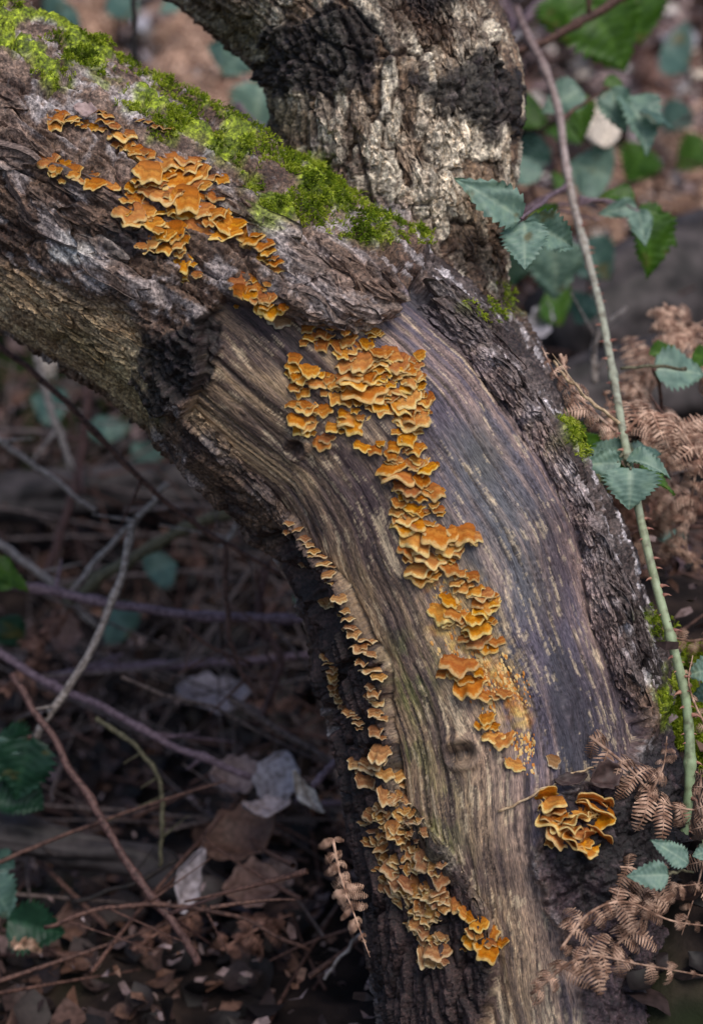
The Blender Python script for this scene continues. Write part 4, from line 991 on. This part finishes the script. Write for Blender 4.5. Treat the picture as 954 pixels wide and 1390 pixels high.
def leaf(parent, b, t, d0, d1, wpx, kind='teal', var=0, roll=0):
    B = at(b[0], b[1], d0); T = at(t[0], t[1], d1); y = T-B; L = y.length; y.normalize()
    n = -VF+VU*.35; n = (n-y*n.dot(y)).normalized(); x = y.cross(n); rl = R(roll); x, n = x*math.cos(rl)+n*math.sin(rl), n*math.cos(rl)-x*math.sin(rl)
    me = LV[(kind, var % 3)]; o = bpy.data.objects.new('leaf', me); COL.objects.link(o); o.parent = parent
    w_ = wpx*1.38*K*d0/(2*.36*.9); c = B-parent.location
    o.matrix_local = Matrix(((x.x, y.x, n.x, c.x), (x.y, y.y, n.y, c.y), (x.z, y.z, n.z, c.z), (0, 0, 0, 1))) @ Matrix.Diagonal((w_, L, L, 1)); return o
def stem_mat():
    m, nt, b = new_mat('bramble_stem', .5, .4); L = nt.links
    a = attr(nt, 't'); r = ramp(nt, [(0, sr(124,104,104)), (.28, sr(166,150,146)), (.42, sr(168,168,154)), (.7, sr(150,162,128)), (1, sr(128,150,110))]); L.new(a.outputs['Fac'], r.inputs[0])
    geo = N(nt, 'ShaderNodeNewGeometry'); n = N(nt, 'ShaderNodeTexNoise'); n.inputs['Scale'].default_value = 160; n.inputs['Detail'].default_value = 5; L.new(geo.outputs['Position'], n.inputs[0])
    rr_ = ramp(nt, [(.3, (.45,.38,.36)), (.48, (.95,.92,.9)), (.65, (1.2,1.2,1.2))]); L.new(n.outputs[0], rr_.inputs[0]); L.new(mixc(nt, 1.0, r.outputs[0], rr_.outputs[0], 'MULTIPLY'), b.inputs['Base Color'])
    return m
M_ST = stem_mat()
br = empty('bramble', at(925,1150,1.13)); tag(br, 'tall thorny bramble stem rising along the right side with toothed leaves', 'bramble')
ST_P = [(700,10,1.52),(716,48,1.50),(738,90,1.48),(758,150,1.46),(766,210,1.43),(778,275,1.40),(796,345,1.36),(815,420,1.31),(832,510,1.26),(846,590,1.21),(864,680,1.18),(888,785,1.16),(914,880,1.145),(932,960,1.14),(936,1060,1.13),(925,1150,1.13),(915,1240,1.13)]
D = catmull(ST_P, 8); W = np.array([list(at(*p)) for p in D]); n = len(W); rp = np.interp(np.linspace(0, 1, n), [0,.3,.6,.85,1], [6.5,5.6,5.8,7.2,7.8])*K*D[:, 2]*.95
W2 = catmull(W, 4); n2_ = len(W2); rp2 = np.interp(np.linspace(0, 1, n2_), np.linspace(0, 1, n), rp)
rp2 = rp2*(1+.10*fbm(np.c_[np.arange(n2_)*.11, np.zeros(n2_), np.zeros(n2_)], 3, 61)+sum(.32*np.exp(-((np.linspace(0, 1, n2_)-c_)/.006)**2) for c_ in (.13, .27, .36, .5, .585, .74, .86)))
Vv, Fs = tube(W2, rp2, 14); t_ = np.repeat(np.linspace(0, 1, n2_)+.06*fbm(np.c_[np.arange(n2_)*.2, np.zeros(n2_), np.zeros(n2_)], 3, 62), 14)
link('stem', mesh_np('stem', np.array(Vv), Fs, M_ST, True, {'t': t_}), br)
q = random.Random(3); tv, tf = tube(np.array([[0, 0, -.3], [0, 0, .3], [0, .12, .7], [0, .4, 1.05]]), [.42, .22, .11, .01], 6)
M_TH = bark_mat('thorn', sr(120,70,66), sr(180,130,110)); thorn_me = mesh_np('thorn', np.array(tv), tf, M_TH)
for k in range(85):
    i = int(len(W)*(.34+.62*k/85+q.uniform(-.005, .005))); i = min(max(1, i), n-2); T = Vector(W[i+1]-W[i]).normalized()
    a = q.choice((0, math.pi, 2.6, 5.6, .5))+q.uniform(-.5, .5); o_ = (VR*math.cos(a)-VF*abs(math.sin(a))); o_ = (o_-T*o_.dot(T)).normalized(); yv = T; xv = yv.cross(o_).normalized(); yv = o_.cross(xv)
    s_ = q.choice((q.uniform(.0016, .003), q.uniform(.003, .0056))); p = Vector(W[i])+o_*rp[i]*.9-br.location
    o = bpy.data.objects.new('thorn', thorn_me); COL.objects.link(o); o.parent = br
    o.matrix_local = Matrix(((xv.x, yv.x, o_.x, p.x), (xv.y, yv.y, o_.y, p.y), (xv.z, yv.z, o_.z, p.z), (0, 0, 0, 1))) @ Matrix.Diagonal((s_*.8, s_, s_, 1))
def stalk(parent, pts, r=2.2, tone='olive'):
    (Vv, Fs), _, _ = twig_mesh(pts, r, r*.7, int(pts[0][0])); mb = MB(); mb.add(Vv, Fs); link('leaf_stalk', mb.mesh('leaf_stalk', TM[tone]), parent)
# leaves at the middle node
stalk(br, [(850,625,1.195),(853,632,1.18),(856,638,1.165)]); leaf(br, (856,634), (855,690), 1.165, 1.16, 48, 'teal', 1)
stalk(br, [(846,615,1.2),(838,624,1.18),(838,626,1.17)]); leaf(br, (843,628), (783,631), 1.17, 1.165, 26, 'teal', 0, 18)
leaf(br, (842,616), (788,612), 1.20, 1.22, 20, 'teal', 2, -30); leaf(br, (850,622), (912,640), 1.19, 1.18, 22, 'teal', 1, 25)
leaf(br, (846,622), (800,600), 1.21, 1.22, 26, 'teal', 1, -10); leaf(br, (852,615), (900,612), 1.22, 1.23, 24, 'deep', 0, 20); leaf(br, (868,632), (918,670), 1.2, 1.2, 26, 'green', 2, 40); leaf(br, (834,625), (820,660), 1.2, 1.22, 24, 'green', 0, 30)
leaf(br, (800,618), (782,578), 1.22, 1.24, 26, 'green', 1); leaf(br, (790,600), (758,562), 1.24, 1.26, 26, 'green', 0, 20); leaf(br, (765,575), (735,540), 1.27, 1.28, 30, 'green', 2, -20)
# leaves of the upper left shoot
stalk(br, [(768,250,1.42),(735,275,1.30),(708,296,1.185)], 3, 'mauve')
leaf(br, (708,297), (622,240), 1.185, 1.165, 42, 'teal', 0, 10); leaf(br, (712,300), (712,364), 1.19, 1.175, 50, 'teal', 2, -10); leaf(br, (714,301), (789,336), 1.19, 1.21, 34, 'teal', 1, -20)
leaf(br, (745,300), (722,278), 1.43, 1.44, 30, 'green', 1); leaf(br, (752,325), (756,408), 1.52, 1.54, 62, 'teal', 0, 15); leaf(br, (705,330), (690,390), 1.55, 1.58, 44, 'teal', 2)
# right hand shoot
stalk(br, [(785,272,1.40),(830,272,1.40),(868,286,1.40)], 2, 'mauve')
leaf(br, (864,278), (812,290), 1.40, 1.40, 20, 'teal', 0, 20); leaf(br, (862,272), (812,262), 1.42, 1.42, 24, 'green', 1, -20); leaf(br, (866,284), (876,332), 1.40, 1.38, 26, 'teal', 2, -12)
leaf(br, (872,284), (890,378), 1.42, 1.43, 46, 'green', 1, 20); leaf(br, (866,284), (925,330), 1.43, 1.45, 36, 'green', 0, 20)
# upper leaves
stalk(br, [(760,165,1.46),(790,140,1.47),(826,118,1.48)], 2.5, 'brown')
leaf(br, (828,118), (848,178), 1.48, 1.47, 34, 'teal', 0, -25); leaf(br, (850,128), (886,200), 1.48, 1.46, 42, 'teal', 1, 20); leaf(br, (868,150), (916,172), 1.46, 1.46, 24, 'deep', 2, 30); leaf(br, (822,105), (850,130), 1.5, 1.5, 20, 'green', 2)
leaf(br, (790,120), (735,150), 1.52, 1.52, 40, 'teal', 0); leaf(br, (785,125), (790,190), 1.55, 1.55, 30, 'green', 0)
# foot leaves
leaf(br, (908,1188), (852,1190), 1.05, 1.045, 28, 'teal', 0, 8); leaf(br, (934,1172), (884,1140), 1.055, 1.05, 26, 'teal', 2, -8); stalk(br, [(908,1188,1.05),(925,1182,1.06),(940,1185,1.08)]); leaf(br, (925,1185), (925,1238), 1.15, 1.16, 40, 'deep', 1)
leaf(br, (985,905), (932,915), 1.15, 1.15, 30, 'teal', 1); leaf(br, (985,930), (936,950), 1.17, 1.17, 26, 'deep', 0); leaf(br, (985,1150), (940,1162), 1.06, 1.06, 30, 'teal', 0)
def sprig(label, items, name='bramble_sprig'):
    b, d = items[0][0], items[0][2]
    r_ = empty(name, at(b[0], b[1], d)); tag(r_, label, 'bramble')
    for i, (b, t, d, w_, kd) in enumerate(items): leaf(r_, b, t, d, d+.01, w_, kd, i, rnd.uniform(-25, 25))
    b0, t0, d0 = items[0][:3]; stalk(r_, [(b0[0], b0[1], d0), (b0[0]+8, b0[1]+30, d0+.03), (b0[0]+10, b0[1]+80, d0+.06)], 3, 'brown')
sprig('sunlit green round leaves hanging at the top right', [((800,0),(850,95),1.62,78,'green'),((770,-10),(775,60),1.65,66,'green'),((850,20),(820,60),1.66,50,'green'),((860,-20),(870,60),1.7,60,'green')])
sprig('blurred teal leaf pair left of the upright trunk', [((345,55),(300,100),1.9,50,'teal'),((355,110),(345,190),1.9,52,'teal'),((330,80),(280,60),1.95,40,'deep')])
sprig('blurred teal leaves at the very top left', [((150,-10),(190,20),2.1,60,'deep'),((100,10),(60,50),2.1,50,'deep'),((250,-5),(215,15),2.1,40,'teal'),((90,60),(120,90),2.0,40,'deep')])
sprig('dark green leaf clump at the left edge low down', [((40,1000),(20,1090),1.36,62,'shaded'),((-10,1010),(50,1040),1.37,56,'shaded'),((5,1060),(60,1100),1.38,56,'shaded'),((0,1020),(10,1000),1.36,40,'deep')])
sprig('bright green leaf pair at the left edge, mid height', [((-20,760),(42,800),1.42,26,'green'),((-10,800),(10,760),1.42,30,'green')])
sprig('dark teal leaves in the bottom left corner', [((-20,1190),(20,1250),1.33,44,'deep'),((10,1250),(90,1270),1.34,46,'shaded'),((-10,1160),(20,1180),1.33,30,'deep')])
sprig('blurred dull green leaves under the limb at far left', [((90,560),(40,535),1.95,40,'deep'),((150,600),(135,560),1.98,40,'deep'),((180,630),(225,612),1.98,44,'deep')])
sprig('blurred teal leaves low behind the thick mauve stem', [((180,860),(140,820),1.75,50,'deep'),((200,780),(240,760),1.75,44,'deep'),((405,800),(420,830),1.6,30,'deep'),((0,840),(30,880),1.5,40,'shaded')])
sprig('blurred teal and green leaves right of the upright trunk', [((720,250),(690,200),1.7,42,'teal'),((700,170),(720,120),1.7,46,'green'),((740,190),(700,230),1.72,40,'deep'),((830,240),(770,220),1.75,60,'teal'),((790,190),(740,170),1.8,40,'green'),((770,260),(750,230),1.72,20,'green')])
sprig('blurred dark leaves over the fallen log', [((790,330),(830,380),1.75,50,'deep'),((740,400),(770,440),1.7,46,'green'),((700,420),(690,470),1.7,40,'green'),((800,400),(780,440),1.8,40,'deep'),((900,400),(870,370),2.0,40,'deep')])
sprig('blurred green leaves in the upper right background', [((880,200),(850,245),1.9,50,'green'),((900,60),(940,90),2.2,60,'deep'),((930,140),(900,180),2.2,40,'deep'),((960,190),(920,230),2.2,40,'green')])
sprig('teal leaf with green companion in front of the blurred fern at the right edge', [((888,500),(960,505),1.3,46,'teal'),((882,480),(930,478),1.32,18,'green'),((940,480),(965,490),1.32,26,'green')])
sprig('tiny leaves under the middle bramble leaves by the right ferns', [((905,740),(925,700),1.45,30,'deep'),((880,690),(900,720),1.5,28,'deep')])

# ================================================================== DEAD BRACKEN
def brk_mat(name, c1, c2):
    m, nt, b = new_mat(name, .75, .2); L = nt.links
    geo = N(nt, 'ShaderNodeNewGeometry'); n = N(nt, 'ShaderNodeTexNoise'); n.inputs['Scale'].default_value = 160; n.inputs['Detail'].default_value = 4; L.new(geo.outputs['Position'], n.inputs[0])
    r = ramp(nt, [(.30, tuple(x*.5 for x in c1)), (.42, c1), (.66, c2)]); L.new(n.outputs[0], r.inputs[0])
    oi = N(nt, 'ShaderNodeObjectInfo'); hs = N(nt, 'ShaderNodeHueSaturation'); L.new(r.outputs[0], hs.inputs['Color']); L.new(maprange(nt, oi.outputs['Random'], 0, 1, .9, 1.5), hs.inputs['Value']); L.new(hs.outputs[0], b.inputs['Base Color']); return m
BM = {'rust': brk_mat('bracken_rust', sr(134,100,84), sr(214,180,158)), 'pink': brk_mat('bracken_pinkish', sr(118,88,72), sr(190,156,134)), 'dim': brk_mat('bracken_dim', sr(90,62,52), sr(150,112,98))}
def pinna_mesh(mat, seed, curl):
    """one dead pinna: a rib bent over in an arc with crumpled lobes on both sides"""
    q = random.Random(seed); n = 11; mb = MB(); P_ = []; a = q.uniform(-.2, .2); x = y = 0.0
    for i in range(n+1):
        P_.append((x, y)); x += math.cos(a)/n; y -= math.sin(a)/n; a += curl/n*(1+.8*i/n)
    rib = np.array([[p[0], 0, p[1]] for p in P_]); Vv, Fs = tube(rib, np.linspace(.022, .006, n+1), 4, False); mb.add(Vv, Fs)
    for i in range(n):
        L = .31*math.sin(math.pi*min(1, (i+1.2)/(n+1)))**.6*(1-.3*i/n); hw = .36/n*q.uniform(.6, 1.05)
        tx = rib[min(i+1, n)]-rib[i]; tx /= np.linalg.norm(tx); up = np.array([-tx[2], 0, tx[0]])
        for sd_ in (-1, 1):
            c = rib[i]; cl = q.uniform(.15, 1.0); Vs = []; ns = 4
            for j in range(ns+1):
                u = j/ns; an = cl*u*1.3; o_ = np.array([0, sd_, 0])*math.sin(min(an, 3))/max(cl*1.3, .1)*L+up*(-(1-math.cos(an))/max(cl*1.3, .1)*L)*1.0+tx*L*.28*u
                wj = hw*(1-.55*u**2)*(1+.15*q.uniform(-1, 1)); cup = up*.012*(1 if j % 2 else -1)
                Vs += [c+o_-tx*wj, c+o_+cup, c+o_+tx*wj]
            Fq = []
            for j in range(ns):
                b = j*3; Fq += [(b, b+1, b+4, b+3), (b+1, b+2, b+5, b+4)]
            mb.add(Vs, Fq)
    return mb.mesh('pinna', mat)
PIN = {(k, s): pinna_mesh(BM[k], s*7+3, [.9,1.7,2.6,3.4,1.3][s]) for k in BM for s in range(5)}
def frond(label, pts, npair, plen, kind='pink', crisp=0, r=2.4, joined=False, face=None, group='dead bracken fronds'):
    root = empty('bracken_frond', at(*pts[0])); tag(root, label, 'bracken', group)
    D = catmull(pts, 8); W = np.array([list(at(*p)) for p in D]); n = len(W); q = random.Random(int(pts[0][0]*3+pts[0][1]))
    rd = np.linspace(r, r*.3, n)*K*pts[0][2]
    Vv, Fs = tube(W, rd, 6); mb = MB(); mb.add(Vv, Fs); link('rachis', mb.mesh('rachis', BM[kind]), root)
    fn = (face if face is not None else (-VF+VU*.6)).normalized()
    for k in range(npair):
        u = (k+.6)/npair; i = min(int(u*(n-1)), n-2); T = Vector(W[i+1]-W[i]).normalized(); base = Vector(W[i])
        sd0 = T.cross(fn).normalized(); L = plen*K*pts[0][2]*(math.sin(math.pi*(.18+.80*u))**.7)*(1.05-.3*u)
        for s_ in (-1, 1):
            if q.random() < .09: continue
            x = (sd0*s_+T*q.uniform(.15, .6)+fn*q.uniform(-.35, .35)*(1+crisp)).normalized()
            y = fn.cross(x); y = (y+fn*q.uniform(-.5, .5)*(.5+crisp)).normalized(); y = (y-x*y.dot(x)).normalized(); z = x.cross(y)
            o = bpy.data.objects.new('pinna', PIN[(kind, q.choice((0,1,1,2,4) if crisp < .8 else (1,2,3,3,4)))]); COL.objects.link(o); o.parent = root
            p = base-root.location; l = L*q.uniform(.7, 1.15)*1.02
            o.matrix_local = Matrix(((x.x, y.x, z.x, p.x), (x.y, y.y, z.y, p.y), (x.z, y.z, z.z, p.z), (0, 0, 0, 1))) @ Matrix.Diagonal((l, l*1.0, l, 1))
frond('curled pinkish frond arching over the dark rotten foot toward the stem', [(800,1000,1.10),(850,1040,1.09),(900,1090,1.09),(960,1100,1.09),(1010,1090,1.09)], 11, 66, 'pink', .4)
frond('frond hanging in the bottom right corner in front of the leaves', [(985,1040,1.09),(965,1110,1.08),(950,1190,1.08),(925,1270,1.08)], 9, 66, 'pink', .5)
frond('crumpled blurred frond lying at the bottom right foot of the tree', [(760,1290,1.05),(800,1240,1.05),(850,1225,1.05),(910,1250,1.05),(980,1260,1.05)], 12, 56, 'pink', 1)
frond('frond along the lower edge right of the trunk', [(720,1350,1.05),(790,1300,1.04),(870,1310,1.04),(980,1330,1.04)], 12, 58, 'pink', 1)
frond('short frond pointing left above the crumpled frond', [(905,1230,1.08),(860,1180,1.08),(800,1190,1.09),(760,1230,1.1)], 9, 48, 'pink', .6)
frond('small pale frond hanging left of the trunk foot', [(452,1140,1.13),(462,1190,1.13),(480,1240,1.13),(502,1300,1.13)], 16, 34, 'pink', .2)
frond('crisp rust coloured frond tip left of the bramble stem', [(835,585,1.17),(790,545,1.18),(755,510,1.19),(735,470,1.2)], 9, 46, 'rust', 1)
frond('frond curling down behind the middle bramble leaves', [(760,480,1.22),(775,530,1.22),(785,580,1.23),(800,610,1.24)], 8, 40, 'rust', .9)
frond('large rust frond arching right of the stem at mid height', [(850,585,1.24),(880,560,1.24),(920,580,1.24),(960,640,1.24),(990,700,1.24)], 12, 66, 'rust', .7)
frond('frond behind the round bramble leaf drooping down', [(840,600,1.3),(880,630,1.3),(920,680,1.3),(935,760,1.3)], 11, 56, 'rust', .6)
frond('long drooping frond at the right edge above the dark hollow', [(990,560,1.26),(950,620,1.26),(935,690,1.27),(910,740,1.28)], 11, 50, 'rust', .5)
frond('blurred rust frond at the right edge above mid height', [(850,540,1.42),(890,490,1.42),(930,450,1.42),(990,420,1.42)], 11, 76, 'rust', .8)
frond('blurred frond mass behind the large arching frond', [(820,640,1.4),(860,680,1.4),(900,700,1.4),(980,680,1.4)], 12, 80, 'dim', .8)
frond('frond low behind the bark edge left of the stem', [(800,700,1.35),(830,740,1.35),(860,770,1.36),(900,800,1.36)], 10, 60, 'dim', .6)
frond('withered frond at the right edge above the moss', [(985,860,1.2),(940,870,1.2),(905,865,1.2),(880,880,1.2)], 8, 30, 'pink', .7)
frond('small withered frond over the moss right of the green stem', [(985,1010,1.14),(955,980,1.14),(935,930,1.14),(940,890,1.15)], 8, 28, 'pink', .8)
for lb, pts, npair, pl, k in [
 ('dense rust frond beside the bramble stem below the side shoot', [(860,520,1.34),(890,560,1.33),(930,580,1.33),(985,570,1.33)], 13, 62, 'rust'),
 ('rust frond curling over the large arching frond at the right edge', [(900,640,1.28),(920,600,1.28),(950,590,1.28),(990,610,1.28)], 12, 52, 'rust'),
 ('pinkish frond hanging between the stem and the right edge, under the leaves', [(870,640,1.32),(900,690,1.32),(920,740,1.32),(960,780,1.32)], 13, 60, 'pink'),
 ('rust frond left of the stem behind the green leaves', [(800,660,1.33),(820,620,1.33),(830,570,1.33),(820,530,1.34)], 11, 50, 'rust'),
 ('rust frond rising at the right edge beside the teal leaf', [(985,520,1.38),(950,480,1.38),(920,440,1.38),(900,410,1.39)], 12, 66, 'rust'),
 ('pinkish frond low behind the stem above the dark hollow', [(800,690,1.4),(850,720,1.4),(880,760,1.4),(880,800,1.4)], 11, 60, 'pink'),
 ('pinkish crisp frond in front of the soil right of the rosette', [(845,1120,1.10),(880,1080,1.09),(900,1040,1.09),(905,1000,1.09)], 9, 40, 'pink'),
 ('tangled frond at the bottom right below the foot leaves', [(830,1290,1.07),(870,1250,1.07),(900,1210,1.07),(950,1200,1.07)], 11, 56, 'pink')]:
    frond(lb, pts, npair, pl, k, .9)
_L1 = ['tall rust frond', 'rust frond nearest the upright trunk', 'rust frond leaning left at the top', 'pinkish frond in the top left corner', 'farthest pinkish frond at the top', 'low rust frond just above the mossy crest']
_L2 = ['long pale pink frond above the log', 'pale pink frond in the middle', 'rust frond at the right edge', 'pinkish frond just above the log at the right edge', 'dim frond highest on the right', 'pinkish frond beside the upright trunk']
_L3 = ['small broken frond beside the bright green leaf pair', 'broken frond just above the dark green leaf clump', 'broken frond at the bottom edge under the pale rolled leaf', 'broken frond at the bottom edge near the trunk', 'pinkish broken frond in the bottom left corner', 'upright broken frond behind the grey upright leaf']
for i, (x, y, d, x2, y2, k) in enumerate([(300,190,2.3,330,20,'rust'),(340,200,2.2,370,60,'rust'),(250,160,2.2,240,-20,'rust'),(120,90,2.2,80,-40,'pink'),(290,60,2.4,200,0,'pink'),(420,250,2.2,300,120,'rust')]):
    frond(_L1[i]+', blurred, on the bank left of the crotch', [(x,y,d),((x+x2)/2+12,(y+y2)/2,d+.02),(x2,y2,d+.05)], 13, 100, k, .6, group='blurred bracken upper left')
for i, (x, y, d, x2, y2, k) in enumerate([(850,330,2.0,700,250,'pink'),(900,300,2.1,800,200,'pink'),(960,250,2.3,880,120,'rust'),(980,330,2.1,860,240,'pink'),(930,180,2.5,850,60,'dim'),(760,300,1.9,690,330,'pink')]):
    frond(_L2[i]+' in the blurred upper right background', [(x,y,d),((x+x2)/2+12,(y+y2)/2-12,d+.02),(x2,y2,d+.05)], 9, 84, k, .6, group='blurred bracken upper right')
for i, (x, y, d, x2, y2, k) in enumerate([(30,880,1.5,90,830,'dim'),(0,940,1.5,60,880,'dim'),(180,1290,1.35,280,1230,'dim'),(300,1290,1.33,400,1240,'dim'),(20,1290,1.33,60,1240,'pink'),(370,1000,1.6,360,830,'dim')]):
    frond(_L3[i]+' in the litter', [(x,y,d),((x+x2)/2+8,(y+y2)/2-8,d+.02),(x2,y2,d+.03)], 7, 50, k, .9, group='broken bracken lower left')

# moss on the soil right of the tree foot
_q = random.Random(9); Pm, Nm, Tm_ = [], [], []
for poly, cnt in (([(862,905),(905,880),(1000,880),(1000,1010),(930,1020),(880,990)], 2600), ([(980,980),(940,1010),(960,1060),(1000,1060)], 300)):
    A_p = np.array(poly); k = 0
    while k < cnt:
        x, y = _q.uniform(A_p[:, 0].min(), A_p[:, 0].max()), _q.uniform(A_p[:, 1].min(), A_p[:, 1].max())
        if poly_sd(np.array([x]), np.array([y]), poly)[0] < 0: continue
        k += 1; g = ground_hit(x, y)
        if g.y < .5: Pm.append(list(g)); Nm.append([_q.gauss(0,.2), -.3+_q.gauss(0,.2), 1]); Tm_.append(_q.uniform(.35, .9))
Nm = np.array(Nm); Nm /= np.linalg.norm(Nm, axis=1)[:, None]
Vm, Tm, tm = tufts(np.array(Pm), Nm, np.array(Tm_), rng, 8, .009, .0005)
tag(link('moss', mesh_np('moss', Vm, Tm, M_MOSS, False, {'t': tm})), 'bright moss on the soil behind the green bramble stem at the right edge', 'moss', kind='stuff')

# ================================================================== FALLEN LOGS
def log_(pts, label, tone, grain_s=60):
    D = catmull(pts, 6); W = np.array([list(at(p[0], p[1], p[2])) for p in D]); rd = D[:, 3]*K*D[:, 2]
    NS = 40; Vv, Fs = tube(W, rd, NS); Vv = np.array([list(v) for v in Vv]); c = np.repeat(W, NS, 0); e = Vv-c; e /= np.linalg.norm(e, axis=1)[:, None]
    hh = fbm(np.c_[Vv[:, 0]*12, Vv[:, 1]*70, Vv[:, 2]*70], 4, 55)*.012; Vv = Vv+e*hh[:, None]
    o = link('fallen_log', mesh_np('fallen_log', Vv, Fs, TM[tone])); tag(o, label, 'log')
TM['logd'] = bark_mat('log_dark', sr(34,30,30), sr(78,70,70), 40); TM['loge'] = bark_mat('log_grey', sr(52,46,46), sr(98,92,100), 40)
log_([(760,470,1.95,85),(850,425,1.98,92),(960,385,2.02,98),(1080,350,2.06,100)], 'dark fallen log blurred behind the bramble stem on the right', 'logd')
log_([(745,560,1.8,62),(850,535,1.82,66),(960,520,1.84,70),(1060,500,1.86,70)], 'second dark log lying under the first behind the rust fronds', 'logd')
log_([(-60,690,1.95,34),(100,668,1.95,34),(230,660,1.98,32),(330,668,2.0,30)], 'dark blurred log lying behind the twigs under the limb', 'logd')
log_([(-60,1120,1.42,30),(80,1150,1.42,28),(180,1165,1.42,24),(300,1230,1.40,20)], 'half buried dark branch in the lower left litter', 'logd')
